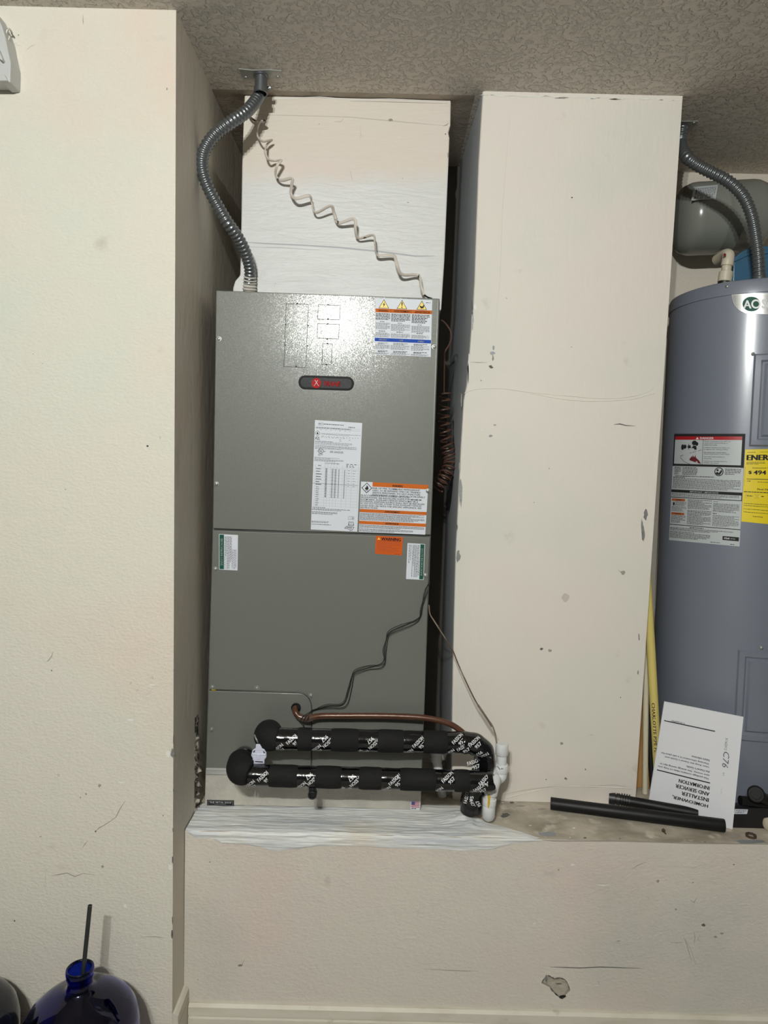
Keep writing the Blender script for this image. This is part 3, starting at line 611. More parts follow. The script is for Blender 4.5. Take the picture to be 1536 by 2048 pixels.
for (u0, u1, sd) in ((1, 30, 11), (32, 70, 12), (73, 109, 13)):
    sh.dashes(u0, 30, u1, 44+(sd-11)*2, 6, ink_black, h=.55, seed=sd, word=(1.5, 6)); c = (u0+u1)/2
    sh.dashes(c-6, 46+(sd-11)*2, c+7, 48+(sd-11)*2, 1, ink_black, seed=sd)
    sh.dashes(u0, 49+(sd-11)*2, u1, 63+(sd-11)*2, 7, ink_grey, h=.45, seed=sd+5); sh.dashes(c-8, 65+(sd-11), c+10, 67.5+(sd-11), 1, ink_black, seed=sd)
    sh.dashes(u0, 69+(sd-11), u1, 78.5, 5, ink_grey, h=.45, seed=sd+9)
    sh.dashes(u0+5, 89, u1-4, 93, 2, ink_black, seed=sd+20); sh.dashes(u0, 93.5, u1, 103, 5, ink_grey, h=.45, seed=sd+22); sh.dashes(u0+5, 105, u1-4, 109, 2, ink_black, seed=sd+23, h=.6); sh.dashes(u0, 109.5, u1, 113, 2, ink_grey, seed=sd+25)
sh.rect(-.5, 80, 112.6, 87, ink_blue, 1); sh.text('NOTICE', 8, 81.5, 24, 85.2, ink_white, 2, .03, .2); sh.text('AVIS', 48, 81.7, 57, 85.4, ink_white, 2, .03, .2); sh.text('AVISO', 86, 81.9, 99, 85.6, ink_white, 2, .03, .2)
sh.build('safety_label', up, label='white label with three yellow triangles, orange and blue bands')

# tall data label
sh = Sheet(UN, [(630, 840), (724.5, 846), (714.5, 1063.5), (621.5, 1059)], 94, 220, lab_white)
sh.dashes(7, 3, 23, 5, 1, ink_lgrey, seed=1); sh.dashes(7, 5.8, 61, 8.6, 1, ink_black, seed=2, h=.45); sh.dashes(7, 9, 25, 11, 1, ink_lgrey, seed=3); sh.dashes(67, 9, 86, 12, 1, ink_black, seed=4)
sh.frame(2, 13, 90, 17, .35, ink_lgrey); sh.dashes(3, 13.5, 88, 16.5, 1, ink_grey, seed=5); sh.dashes(10, 17.5, 80, 19.5, 1, ink_lgrey, seed=6, gap=7)
sh.line([(6, 20.5), (11.5, 26), (6, 31.5), (.8, 26), (6, 20.5)], .6, ink_black); sh.poly([(6, 23), (8, 27), (6.4, 28.6), (4, 27.2)], ink_black, 1)
sh.text('A2L', 1.5, 33, 11.5, 39, ink_black, 1, .015)
sh.dashes(14, 25, 92, 29, 2, ink_grey, seed=7, h=.35); sh.dashes(14, 31, 88, 35, 2, ink_grey, seed=8, h=.35, gap=3); sh.dashes(50, 35, 76, 41, 2, ink_lgrey, seed=81, h=.5, gap=16)
sh.dashes(2, 41, 50, 43, 1, ink_grey, seed=9); sh.dashes(2, 43, 76, 49, 3, ink_grey, seed=10, h=.35); sh.dashes(2, 50, 85, 58, 4, ink_grey, seed=11, h=.4)
for k in range(24):
    a = 2*math.pi*k/24; c = 2*math.pi*(k+1)/24; sh.line([(14+4.8*math.cos(a), 61.5+4.8*math.sin(a)), (14+4.8*math.cos(c), 61.5+4.8*math.sin(c))], 1, ink_black)
sh.text('UL', 11.5, 59, 16.5, 64, ink_black, 1, .03); sh.text('c', 7, 61, 8.5, 63, ink_black, 1); sh.text('us', 20, 61, 23, 63, ink_black, 1); sh.text('LISTED', 9, 67, 18.5, 69.2, ink_black, 1); sh.dashes(9, 70, 19, 71.5, 1, ink_grey)
sh.text('AIR HANDLER', 32, 60, 59, 64, ink_black, 1, .005)
sh.dashes(2, 74, 52, 77, 2, ink_grey, seed=12, h=.45); sh.dashes(2, 77.5, 60, 82.5, 3, ink_grey, seed=13, h=.45)
cols = [4, 24, 29, 35.5, 41.5, 47.5, 59, 68, 77.5, 91]
for k, u in enumerate(cols): sh.line([(u, 88), (u, 173)], .35, ink_lgrey)
rows_ = [94]+[97+5.7*i for i in range(14)]
for v in rows_: sh.line([(4 if v < 140 else 4, v), (91, v)], .3, ink_lgrey)
sh.line([(0, 127), (91, 127)], .6, ink_grey)
for k in range(5): sh.dashes(cols[k+1]-1, 84, cols[k+1]+5, 87, 2, ink_grey, seed=30+k)
sh.dashes(66, 84, 90, 92, 3, ink_grey, seed=36, gap=3); sh.text('MODEL', 10, 89.5, 16, 91.6, ink_black, 1)
for i in range(24):
    v = 95+i*2.45
    for u, w in ((25, 3.2), (37.5, 3), (43.5, 3.2), (51, 1.8), (62.5, 1.8)):
        sh.rect(u, v+u*.03, u+w, v+1.3+u*.03, ink_black if u in (25, 51, 62.5) else ink_grey, 1)
for i in range(7):
    v = 96+i*5.2; sh.dashes(6, v, 18, v+2.6, 1, ink_black, seed=50+i, word=(2, 6), gap=.3); sh.dashes(70, v+1.5, 75, v+3, 1, ink_grey, seed=60+i); sh.dashes(80, v+1.5, 86, v+3, 1, ink_grey, seed=70+i)
for i in range(10): sh.dashes(7, 133+i*4, 15, 135+i*4, 1, ink_black, seed=80+i, gap=.4)
sh.dashes(1, 174, 40, 176, 1, ink_black, seed=90); sh.dashes(1, 176.5, 78, 181, 2, ink_grey, seed=91, h=.5); sh.dashes(1, 183, 52, 189, 3, ink_grey, seed=92, h=.5); sh.dashes(1, 202, 46, 206, 2, ink_grey, seed=93, h=.5); sh.dashes(1, 208, 52, 210.5, 1, ink_black, seed=94, h=.4)
sh.frame(75, 190, 86, 196, .5, ink_grey); sh.line([(80.5, 190), (80.5, 196)], .5, ink_grey); sh.rect(83, 191.5, 84.2, 195, ink_black, 1)
sh.poly([(75, 208), (76, 200), (80.5, 201), (85, 200), (87, 208)], ink_grey, 1); sh.poly([(77, 206.5), (77, 201), (80.2, 202), (80.2, 207)], lab_white, 2); sh.poly([(81, 207), (81, 202), (84.5, 201), (85, 206.5)], lab_white, 2)
sh.line([(68, 214), (73, 209.5), (87, 211), (84, 217), (68, 214)], .9, ink_black); sh.line([(72, 212), (83, 213)], 1.4, ink_black); sh.dashes(78, 218, 87, 219.5, 1, ink_black)
sh.build('data_label', up, label='tall white data label with a printed table')

# flammable refrigerant label
sh = Sheet(UN, [(722, 963), (856.5, 970), (850.5, 1069.5), (717.5, 1063.5)], 133, 102, lab_white)
sh.rect(23, 0, 133, 9, ink_orange, 1); sh.text('WARNING', 62, 3.2, 83, 7.4, ink_black, 2, .04)
sh.poly([(12, 1.5), (22.5, 12.5), (12, 23.5), (1.5, 12.5)], ink_black, 1); sh.poly([(12, 3.2), (20.7, 12.5), (12, 21.8), (3.3, 12.5)], lab_white, 2)
sh.poly([(12, 6.5), (15, 11), (15.5, 15), (12, 17), (8.5, 15), (9, 11), (10.5, 12)], ink_black, 3); sh.rect(8.5, 18, 15.5, 18.8, ink_black, 3)
lines = ['RISK OF FIRE. FLAMMABLE REFRIGERANT', 'USED. TO BE REPAIRED ONLY BY TRAINED', 'SERVICE PERSONNEL. DO NOT PUNCTURE', 'REFRIGERANT TUBING. DISPOSE OF PROPERLY']
for i, t in enumerate(lines): sh.text(t, 23.5, 10.4+i*4.6, 23.5+(94, 95, 95, 105)[i], 13.7+i*4.6, ink_black, 1, .02)
lines = [('IN ACCORDANCE WITH FEDERAL OR LOCAL', 97), ('REGULATIONS. SEE INSTALLERS GUIDE FOR MINIMUM', 120), ('ROOM AREA. AUXILIARY DEVICES WHICH MAY BE A', 114), ('POTENTIAL IGNITION SOURCE SHALL NOT BE INSTALLED', 127), ('IN THE DUCTWORK, OTHER THAN AUXILIARY DEVICES', 121), ('LISTED FOR USE WITH THE SPECIFIC APPLIANCE. SEE', 121), ('INSTRUCTIONS.', 35)]
for i, (t, w) in enumerate(lines): sh.text(t, 1, 26+i*4.15, 1+w, 29.2+i*4.15, ink_black, 1, .02)
sh.rect(0, 55.5, 133, 62, ink_orange, 1); sh.text('AVERTISSEMENT', 50, 57, 80, 60.6, ink_black, 2, .04)
sh.dashes(1, 63, 130, 78.5, 8, ink_black, h=.45, seed=5, word=(1.5, 6), gap=.7)
sh.rect(0, 79.5, 133, 86, ink_orange, 1); sh.text('ADVERTENCIA', 52, 81, 79, 84.6, ink_black, 2, .04)
sh.dashes(1, 87, 130, 94, 4, ink_black, h=.45, seed=6, word=(1.5, 6), gap=.7); sh.dashes(1, 95, 108, 101, 3, ink_black, h=.45, seed=7, word=(1.5, 6), gap=.7)
sh.build('refrigerant_label', up, label='white label with orange bands and a flame diamond')
# orange sticker
sh = Sheet(UN, [(752, 1071.5), (806, 1074), (803.5, 1111), (750, 1107.5)], 54, 38, orange_sticker)
sh.poly([(6, 3), (9, 8), (3, 8)], ink_yellow, 1); sh.text('WARNING', 11, 2.6, 50, 9, ink_black, 1, .05); sh.rect(3, 9.6, 50, 10.1, ink_black, 1)
sh.dashes(4, 11.5, 49, 34, 8, mat('orange_shade_print', (.30, .05, .01), .5), h=.38, seed=3); sh.dashes(40, 35, 53, 37, 1, ink_maroon)
sh.build('orange_sticker', lowp, label='orange warning sticker')
# two upright safety instruction labels
sh = Sheet(UN, [(438, 1068), (476, 1070), (475, 1141), (438, 1139)], 38, 72, lab_white)
sh.rect(1, 1, 10, 71, ink_green, 1); sh.text('SAFETY INSTRUCTIONS', 3, 9, 7.5, 63, ink_white, 2, .03, rot=-90)
sh.vdashes(11, 4, 26, 70, 7, ink_grey, h=.5, seed=1); sh.vdashes(26, 30, 36, 70, 4, ink_grey, h=.4, seed=2)
sh.build('instruction_label', lowp, label='upright label with green strip on its left')
sh = Sheet(UN, [(815, 1086), (850, 1088), (847.5, 1160), (812, 1158)], 35, 72, lab_white)
sh.rect(26, 1, 34, 71, ink_green, 1); sh.text('SAFETY INSTRUCTIONS', 28, 9, 32, 64, ink_white, 2, .03, rot=90)
sh.vdashes(10, 3, 25, 67, 7, ink_grey, h=.5, seed=4); sh.vdashes(3, 3, 9, 40, 2, ink_grey, h=.4, seed=5)
sh.build('instruction_label', lowp, label='upright label with green strip on its right')
# grommet
gp = P(592, 1415, D_UNIT)
mb = MB(); mb.lathe(gp, (0, -1, 0), [(-.002, .0115), (.003, .0118), (.005, .0105), (.003, .0085), (-.001, .008)], rubber, 20); mb.lathe(gp+Vector((0, -.0006, 0)), (0, -1, 0), [(0, .0085), (0.0001, .0001)], ink_black, 16); mb.build('grommet', ah)

# ---------------------------------------------------------------- galvanised plenum base under the unit
pb = thing('plenum_base', P(640, 1618, 1.85), 'galvanised sheet metal base box under the air handler', 'metal box')
zb0 = ZL+.004
mb = MB(); tl = P(411, 1549, D_UNIT+.002); tr = P(843, 1560, D_UNIT+.002); bl_ = P(409.5, 1612, D_UNIT+.002); br_ = P(841, 1625, D_UNIT+.002)
f = [Vector((tl.x, tl.y, tl.z)), tr, Vector((br_.x, br_.y, zb0)), Vector((bl_.x, bl_.y, zb0))]
mb.prism(f, [Vector((v.x, 2.10, v.z)) for v in f], galv); mb.build('box_side', pb, bevel=.001)
mb = MB(); q = [(411.5, 1536.5), (844, 1546), (843.5, 1560), (411, 1549)]
f = [P(x, y, D_UNIT-.003) for x, y in q]; mb.prism(f, [Vector((v.x, D_UNIT+.002, v.z)) for v in f], galv_bright)
stroke(mb, plane(D_UNIT-.003), [(411, 1541), (840, 1551)], 1.3, ink_grey, .0004); mb.build('top_flange', pb, bevel=.0008)
sh = Sheet(plane(D_UNIT+.002), [(414, 1599.5), (468, 1600.5), (468, 1614), (414, 1613)], 54, 13.5, ink_black)
sh.frame(2, 1.6, 51.5, 11.5, .4, ink_lgrey); sh.text('THE METAL SHOP', 5, 3.3, 49, 6.8, ink_white, 1, .03); sh.rect(15, 8.6, 38, 9, ink_lgrey, 1); sh.build('maker_label', pb, label='small black label')
sh = Sheet(plane(D_UNIT+.002), [(822, 1602), (840.5, 1603.5), (839, 1620.5), (821, 1619)], 18, 17.5, lab_white)
for i in range(7):
    if i % 2 == 0: sh.rect(1, 1+i*1.6, 17, 2.6+i*1.6, mat('flag_red', (.45, .03, .05), .5), 1)
sh.rect(1, 1, 8, 7.2, mat('flag_blue', (.03, .03, .20), .5), 2)
for i in range(3):
    for j in range(3): sh.disc(2.3+i*2.2, 2+j*2, .35, .35, ink_white, 3, 6)
sh.dashes(2, 13.5, 16, 16.5, 1, ink_black, h=.5); sh.build('flag_sticker', pb, label='small flag sticker')

# ---------------------------------------------------------------- insulated pipes
def pipe_frame(a, b):
    a, b = Vector(a), Vector(b); t = (b-a).normalized(); fr_ = Vector((0, -1, 0)); fr_ = (fr_-t*fr_.dot(t)).normalized(); return a, t, fr_, (b-a).length, t.cross(fr_)
def wrap_text(mb, a, b, r, s0, ang0, txts, size=.011, rot=45, clip=None):
    """print on a cylinder from a to b at arc s0; ang0 = height angle above the side facing the viewer"""
    A, t, fr_, Ln, up_ = pipe_frame(a, b)
    if up_.z < 0: up_ = -up_
    ca, sa = math.cos(math.radians(rot)), math.sin(math.radians(rot))
    for (tx, ou, ov, w, h) in txts:
        vs, fs = glyphs(tx, .025); out = []; keep = set()
        for i, (u, v) in enumerate(vs):
            x = ou+w*(u-.5); y = ov+h*(.5-v); X = x*ca-y*sa; Y = x*sa+y*ca
            s_ = s0+X; th = ang0+Y/r
            out.append(A+t*s_+(fr_*math.cos(th)+up_*math.sin(th))*(r+.0004))
            if clip and not (clip[0] <= s_ <= clip[1]): keep.add(i)
        mb.add(out, [f for f in fs if not any(i in keep for i in f)], ink_white)
LOGO = [('FASSON', 0, .0058, .033, .0085), ('957', .001, -.0065, .017, .0085)]
def insulated(name, label, xs, ya, yb, Da, Db, r, bands):
    th = thing(name, P(xs[0], ya, Da), label, 'pipe', 'insulated pipes in front of the air handler')
    def pt(x):
        k = (x-xs[0])/(xs[1]-xs[0]); return P(x, ya+(yb-ya)*k, Da+(Db-Da)*k)
    rr = random.Random(len(name))
    for i, (x0, x1, kind) in enumerate(bands):
        a, b_ = pt(x0), pt(x1); r_ = r*(1.04 if kind == 'f' else .985); L_ = (b_-a).length; t = (b_-a)/L_
        prof = []
        N_ = 8
        for q in range(N_+1):
            w = q/N_; rad = r_*(1-.05*(abs(2*w-1)**6))*(1+.008*math.sin(9*w+i)) if kind == 'f' else r_*(1+.012*math.sin(7*w+i*2))
            prof.append((L_*w, rad))
        mb = MB()
        mb.lathe(a, t, [(0, r_*.8)]+prof+[(L_, r_*.8)], foam if kind == 'f' else tape, 36)
        o_ = mb.build('foam_sleeve' if kind == 'f' else 'tape_band', th, sharp=50)
        if kind == 't':
            mb = MB()
            for k in range(2):
                s0 = (.25, .75, .35)[k]*L_+rr.uniform(-.1, .1)*L_; an = (-.85, .35)[k]+rr.uniform(-.25, .25); ro = 45 if rr.random() < .7 else 225
                wrap_text(mb, a, b_, r_*1.012, s0, an, LOGO, rot=ro, clip=(.0005, L_-.0005))
            mb.build('printed_lettering', o_, fixn=False)
    return th, pt
lo_th, lo_pt = insulated('insulated_pipe', 'lower black insulated pipe, nearest the ledge, above the plaster', (498, 985), 1550, 1563, 1.548, 1.556, .0243,
    [(498, 540, 't'), (540, 596, 'f'), (596, 632, 't'), (632, 683, 'f'), (683, 718, 't'), (718, 763, 'f'), (763, 800, 't'), (800, 870, 'f'), (870, 908, 't'), (908, 938, 'f'), (938, 976, 't')])
up_th, up_pt = insulated('insulated_pipe', 'upper black insulated pipe turning down at its right end', (553, 925), 1477, 1485, 1.573, 1.60, .0255,
    [(553, 596, 't'), (596, 624, 'f'), (624, 662, 't'), (662, 716, 'f'), (716, 755, 't'), (755, 806, 'f'), (806, 846, 't'), (846, 893, 'f'), (893, 925, 't')])
# elbows
def P3(l): return [P(*q) for q in l]
mb = MB(); path = smooth_path(P3([(500, 1546, 1.548), (486, 1541, 1.552), (481, 1536, 1.572), (484, 1524, 1.600)]), 8); n = len(path)
mb.tube(path, [.0245+.0095*math.sin(min(1, (i+2)/n*1.6)*math.pi*.62) for i in range(n)], foam, 28)
mb.build('foam_elbow', lo_th, sharp=60)
mb = MB(); mb.tube(smooth_path(P3([(484, 1524, 1.596), (487, 1516, 1.615), (489, 1513, 1.655)]), 6), .0262, tape, 24); mb.build('tape_band', lo_th, sharp=60)
mb = MB()
for (x, y, s_) in ((478, 1499, 0), (503, 1517, 1)): 
    sh = Sheet(lambda a, b, off: P(a, b, 1.585-off), [(x-9, y-4), (x+9, y+1), (x+9, y+7), (x-9, y+3)], 18, 6, tape); sh.mb = mb
mb = MB(); wrap_text(mb, P(470, 1508, 1.60), P(505, 1512, 1.60), .0262, .018, .75, LOGO[:1], rot=20)
mb = MB(); path = smooth_path(P3([(556, 1477, 1.573), (545, 1475, 1.575), (537, 1472, 1.590), (537, 1468, 1.620), (538, 1467, 1.655)]), 8); n = len(path)
mb.tube(path, [.0262+.0078*math.sin(min(1, i/n*1.5)*math.pi*.6) for i in range(n)], foam, 28); mb.build('foam_elbow', up_th, sharp=60)
# right bend of the upper pipe and its drop into the ledge
mb = MB(); path = smooth_path(P3([(924, 1485, 1.60), (948, 1488, 1.602), (966, 1503, 1.606), (968, 1530, 1.610), (960, 1560, 1.612), (946, 1585, 1.612), (941, 1622, 1.612)]), 8); n = len(path)
mb.tube(path, [.0262*(1+.03*math.sin(i*.9)) for i in range(n)], tape, 28); bend = mb.build('taped_bend', up_th, sharp=60)
mb = MB()
for (x0, y0, x1, y1, D, s0, an, ro, r_) in [(925, 1486, 968, 1490, 1.601, .028, .45, 45, .0275), (925, 1486, 968, 1490, 1.601, .002, -.1, 40, .0268), (925, 1486, 968, 1490, 1.601, .043, -.55, 225, .0285), (925, 1486, 968, 1490, 1.601, .050, -1.0, 220, .0285), (930, 1530, 990, 1532, 1.611, .02, .5, 20, .0285), (925, 1592, 965, 1594, 1.612, .012, .4, 80, .028), (925, 1592, 965, 1594, 1.612, .030, -.3, 120, .028)]:
    wrap_text(mb, P(x0, y0, D), P(x1, y1, D), r_, s0, an, LOGO, rot=ro)
mb.build('printed_lettering', bend, fixn=False, kind='stuff')
# torn taped end of the lower pipe
mb = MB(); a = lo_pt(974); ctr = a+Vector((.014, 0, -.002)); A, t, fr_, Ln, up_ = pipe_frame(lo_pt(940), a)
vs = []; nn = 24
for j, (s_, q) in enumerate(((-.002, 1.03), (.008, 1.0), (.014, .93))):
    for k in range(nn):
        an = 2*math.pi*k/nn; jag = (.006*math.sin(3*an+1)-.003) if j == 2 else 0
        vs.append(a+t*(s_+jag)+(fr_*math.cos(an)+up_*math.sin(an))*.0245*q)
mb.add(vs, [(j*nn+k, j*nn+(k+1) % nn, (j+1)*nn+(k+1) % nn, (j+1)*nn+k) for j in range(2) for k in range(nn)], tape, True)
mb.add(vs[-nn:], [tuple(range(nn))], foam); torn = mb.build('torn_tape_end', lo_th, sharp=60)
mb = MB(); wrap_text(mb, lo_pt(940), lo_pt(976), .0252, .022, -.3, [('FASSON', 0, .0055, .032, .0085), ('957', .001, -.007, .017, .0085)], rot=38); mb.build('printed_lettering', torn, fixn=False)
# small capped drain stub
mb = MB(); q = P(625, 1566, 1.552); q2 = P(625, 1582, 1.550)
mb.tube([q, q2], .009, rubber, 16); q3 = P(625, 1588, 1.545)
mb.lathe(q3+Vector((0, .012, 0)), (0, -1, 0), [(0, .001), (0, .0095), (.012, .0105), (.020, .0100), (.022, .008), (.0215, .0065), (.016, .006), (.016, .0001)], rubber, 20); mb.build('drain_stub', lo_th)

# white float switch clipped beside the elbow
fs_ = thing('float_switch', P(517, 1525, 1.56), 'small white plastic float switch beside the black pipe elbows', 'switch')
def slab(mb, pts, D0, D1, m): f = [P(x, y, D0) for x, y in pts]; mb.prism(f, [P(x, y, D1) for x, y in pts], m)
mb = MB(); slab(mb, [(505, 1500), (513, 1495), (528, 1497), (533, 1505), (533, 1515), (529, 1519), (529, 1528), (507, 1528), (505, 1516), (502, 1511)], 1.557, 1.58, pvc_clip); mb.build('housing', fs_, bevel=.002)
mb = MB(); slab(mb, [(512, 1488), (522, 1488), (525, 1501), (511, 1501)], 1.556, 1.572, pvc_clip); slab(mb, [(504, 1507), (532, 1508), (531, 1511), (504, 1510)], 1.5555, 1.56, pvc_clip); slab(mb, [(513, 1509), (520, 1509), (520, 1519), (513, 1519)], 1.5545, 1.56, pvc_clip); mb.build('clip', fs_, bevel=.001)
mb = MB(); slab(mb, [(510, 1522), (526, 1523), (526, 1525), (510, 1524)], 1.5562, 1.557, ink_black); slab(mb, [(506, 1502), (510, 1500), (510, 1504), (507, 1506)], 1.5562, 1.557, ink_grey); slab(mb, [(526, 1501), (530, 1504), (530, 1507), (527, 1506)], 1.5562, 1.557, ink_grey); mb.build('dark_slots', fs_)
mb = MB(); mb.tube(smooth_path(P3([(519, 1489, 1.565), (513, 1479, 1.56), (509, 1470, 1.57)]), 5), .0022, metal_chip, 8); mb.build('lead', fs_)

# ---------------------------------------------------------------- white PVC drain fittings
pv = thing('pvc_standpipe', P(1004, 1560, 1.62), 'capped white plastic standpipe with elbow right of the insulated pipes', 'pipe')
Dp = 1.625; r1 = px(13.2, Dp); r0 = px(10.2, Dp)
def cyl(mb, a, b, r, m, n=24, rim=.0): 
    a, b = Vector(a), Vector(b); t = (b-a); L_ = t.length; mb.lathe(a, t, [(0, .0001), (0, r*.94), (.0012, r), (L_-.0012, r), (L_, r*.94), (L_, .0001)], m, n)
mb = MB(); cyl(mb, P(1003.5, 1509, Dp), P(1004, 1486, Dp), r1, pvc); mb.build('cap', pv, sharp=50)
mb = MB(); cyl(mb, P(1003, 1532, Dp), P(1003.5, 1508, Dp), r0, pvc); mb.build('pipe', pv)
mb = MB(); cyl(mb, P(1002.5, 1545, Dp), P(1003, 1528, Dp), r1*1.03, pvc)
mb.tube(smooth_path([P(1002.5, 1543, Dp), P(1000.5, 1553, Dp-.003), P(991, 1556, Dp-.006), P(983, 1547, Dp-.008)], 6), r1*.93, pvc, 24)
cyl(mb, P(988, 1554, Dp-.006), P(974, 1534, Dp-.01), r1*1.02, pvc); mb.build('elbow', pv, sharp=60)
mb = MB(); stroke(mb, lambda x, y, o_: P(x, y, Dp-r1*1.06-.0006), [(994, 1531), (998, 1536), (1000, 1540)], 1.6, ink_black); stroke(mb, lambda x, y, o_: P(x, y, Dp-r1*1.03-.0012), [(1001, 1538), (1004, 1537), (1007, 1538)], 1.6, ink_black); mb.build('pen_mark', pv, fixn=False)
pd = thing('pvc_drain_elbow', P(978, 1630, 1.575), 'white plastic drain elbow with a yellow glue drip, set in plaster', 'pipe')
Dq = 1.585
mb = MB(); mb.tube(smooth_path([P(990, 1556, Dq+.01), P(988, 1566, Dq), P(984, 1580, Dq), P(982, 1589, Dq)], 6), px(12.5, Dq), pvc, 24); cyl(mb, P(984, 1574, Dq), P(981, 1589, Dq), px(14, Dq), pvc); mb.build('elbow', pd, sharp=60)
mb = MB(); cyl(mb, P(981, 1588, Dq), P(979, 1600, Dq), px(11.5, Dq), pvc); mb.build('pipe', pd)
mb = MB(); cyl(mb, P(979.5, 1596, Dq), P(978, 1611, Dq), px(14, Dq), pvc)
mb.tube(smooth_path([P(978, 1608, Dq), P(977.5, 1618, Dq-.001), P(977, 1627, Dq+.006), P(977, 1630, Dq+.018)], 6), px(13.2, Dq), pvc, 24); mb.build('lower_elbow', pd, sharp=60)
mb = MB(); f = lambda x, y, off: P(x, y, Dq-px(14, Dq)-.0006-off)
mb.add([f(x, y, 0) for x, y in [(975, 1591), (981, 1591), (980, 1597), (980, 1606), (978, 1615), (976, 1617), (975, 1606), (976, 1600)]], [tuple(range(8))], glue); mb.build('glue_drip', pd)
# bit of pipe deep in the gap
mb = MB(); cyl(mb, P(873, 1523, 1.74), P(873, 1490, 1.74), .0145, pvc); mb.lathe(P(873, 1495, 1.74), (0, 0, -1), [(0, .012), (.004, .017), (.018, .017), (.020, .0145)], pvc, 20)
mb.tube(smooth_path([P(873, 1520, 1.74), P(880, 1560, 1.74), Vector((P(885, 1570, 1.74).x, 1.74, ZL))], 5), .012, pvc, 16)
o = mb.build('pvc_pipe', label='white plastic pipe end glimpsed between the insulated pipes and column', category='pipe')

# ---------------------------------------------------------------- brown refrigerant tube
mb = MB(); path = smooth_path(P3([(592, 1414, 1.668), (590, 1417, 1.645), (591, 1424, 1.634), (598, 1433, 1.630), (612, 1437, 1.628), (640, 1432, 1.626), (690, 1431.5, 1.625), (760, 1431.5, 1.624), (830, 1434, 1.622), (870, 1439, 1.620), (900, 1448, 1.618), (922, 1462, 1.616), (934, 1474, 1.612)]), 6)
mb.tube(path, px(6, 1.63), copper_brown, 16); o = thing('refrigerant_tube', P(592, 1415, 1.65), 'thin brown tube from the cabinet grommet to the black pipe bend', 'tube'); mb.build('tube', o)
mb = MB(); mb.tube(smooth_path(P3([(599, 1433.5, 1.630), (612, 1437, 1.628), (626, 1434.5, 1.627)]), 5), px(7.2, 1.63), mat('clear_tape_wrap', (.10, .06, .045), .18, 0, .6), 16); mb.build('tape_wrap', o)

# black control wires
base = [(1302, 350), (1292, 410), (1262, 500), (1246, 555), (1150, 605), (1080, 640), (1060, 675), (1050, 740), (1038, 810), (960, 840), (890, 860), (866, 885), (850, 960), (815, 1045), (730, 1058), (650, 1078), (632, 1088)]
o = thing('control_wires', P(740, 1300, D_UNIT), 'three thin black wires stepping down across the grey cabinet front', 'wire')
offs = [[(0, 0)]*17, [(-8, 6), (-12, 10), (-8, 8), (-4, 20), (4, 14), (4, 8), (8, 2), (8, 4), (4, 24), (0, 10), (4, 12), (8, 4), (10, 10), (12, 16), (0, 10), (6, 2), (4, 2)], [(-3, 16), (-18, -2), (2, -4), (-2, 8), (-6, -10), (-8, -8), (-2, 10), (-10, 4), (10, 8), (-6, -12), (-8, -8), (-4, 8), (-8, 0), (-6, -3), (-10, -10), (-2, 4), (2, 0)]]
for k, of in enumerate(offs):
    mb = MB(); pts = [P(400+(x+a)*.3516, 1040+(y+b)*.3516, D_UNIT-.0035-.002*k-(.004 if i % 3 else 0)) for i, ((x, y), (a, b)) in enumerate(zip(base, of))]
    pts[0].y = D_UNIT+.004; pts[0].x += .003
    pts += P3([(617-6*k, 1434, 1.617), (611-5*k, 1446, 1.60), (605+4*k, 1457, 1.585)])
    mb.tube(smooth_path(pts, 4), .00085, wire_black, 6); mb.build('wire', o)
# thermostat wire
mb = MB(); mb.tube(smooth_path(P3([(858, 1210, 1.675), (860, 1228, 1.668), (869, 1243, 1.655), (892, 1279, 1.645), (906, 1302, 1.645), (918, 1332, 1.645), (941, 1382, 1.640), (956, 1410, 1.64), (974, 1436, 1.635), (985, 1452, 1.63), (991, 1470, 1.625), (994, 1490, 1.622)]), 6), .0016, wire_brown, 8)
mb.tube(smooth_path(P3([(956, 1410, 1.64), (974, 1437, 1.635), (984, 1453, 1.63)]), 5), .0026, wire_brown, 8)
mb.build('thermostat_wire', label='loose brown wire hanging down in front of the column edge', category='wire')

# ---------------------------------------------------------------- flexible metal conduits
def conduit(mb, path, r, pitch, m, n=16):
    # ridged armour: radius follows the length
    out = [path[0]]; tot = 0; L_ = [0]
    for a, b in zip(path[:-1], path[1:]): L_.append(L_[-1]+(b-a).length)
    total = L_[-1]; N_ = int(total/(pitch/6)); pts = []; rr = []
    for i in range(N_+1):
        s_ = total*i/N_; j = max(k for k in range(len(L_)) if L_[k] <= s_+1e-9); j = min(j, len(path)-2)
        w = (s_-L_[j])/max(L_[j+1]-L_[j], 1e-9); pts.append(path[j].lerp(path[j+1], w))
        ph = (s_/pitch) % 1; rr.append(r*(1.0 if ph < .5 else .86) if False else r*(.93+.085*math.sin(2*math.pi*ph)))
    mb.tube(pts, rr, m, n)
cA = thing('metal_conduit', PZ(522, 152, ZC), 'ridged grey metal conduit from the ceiling down to the duct, left side', 'conduit', 'flexible metal conduits from the ceiling')
cpath = smooth_path([PZ(522, 152, ZC-.004)+Vector((0, 0, 0)), P(522, 175, 1.700), P(515, 196, 1.685), P(494, 222, 1.655), P(464, 243, 1.635), P(432, 267, 1.625), P(410, 298, 1.62), P(404, 330, 1.62), P(412, 365, 1.625), P(430, 402, 1.635), P(455, 445, 1.65), P(478, 478, 1.68), P(493, 510, 1.71), P(500, 540, 1.735), P(499, 568, 1.750)], 10)
mb = MB(); conduit(mb, cpath, px(12.2, 1.65), .0098, conduit_steel, 18); mb.build('armour', cA, sharp=80)
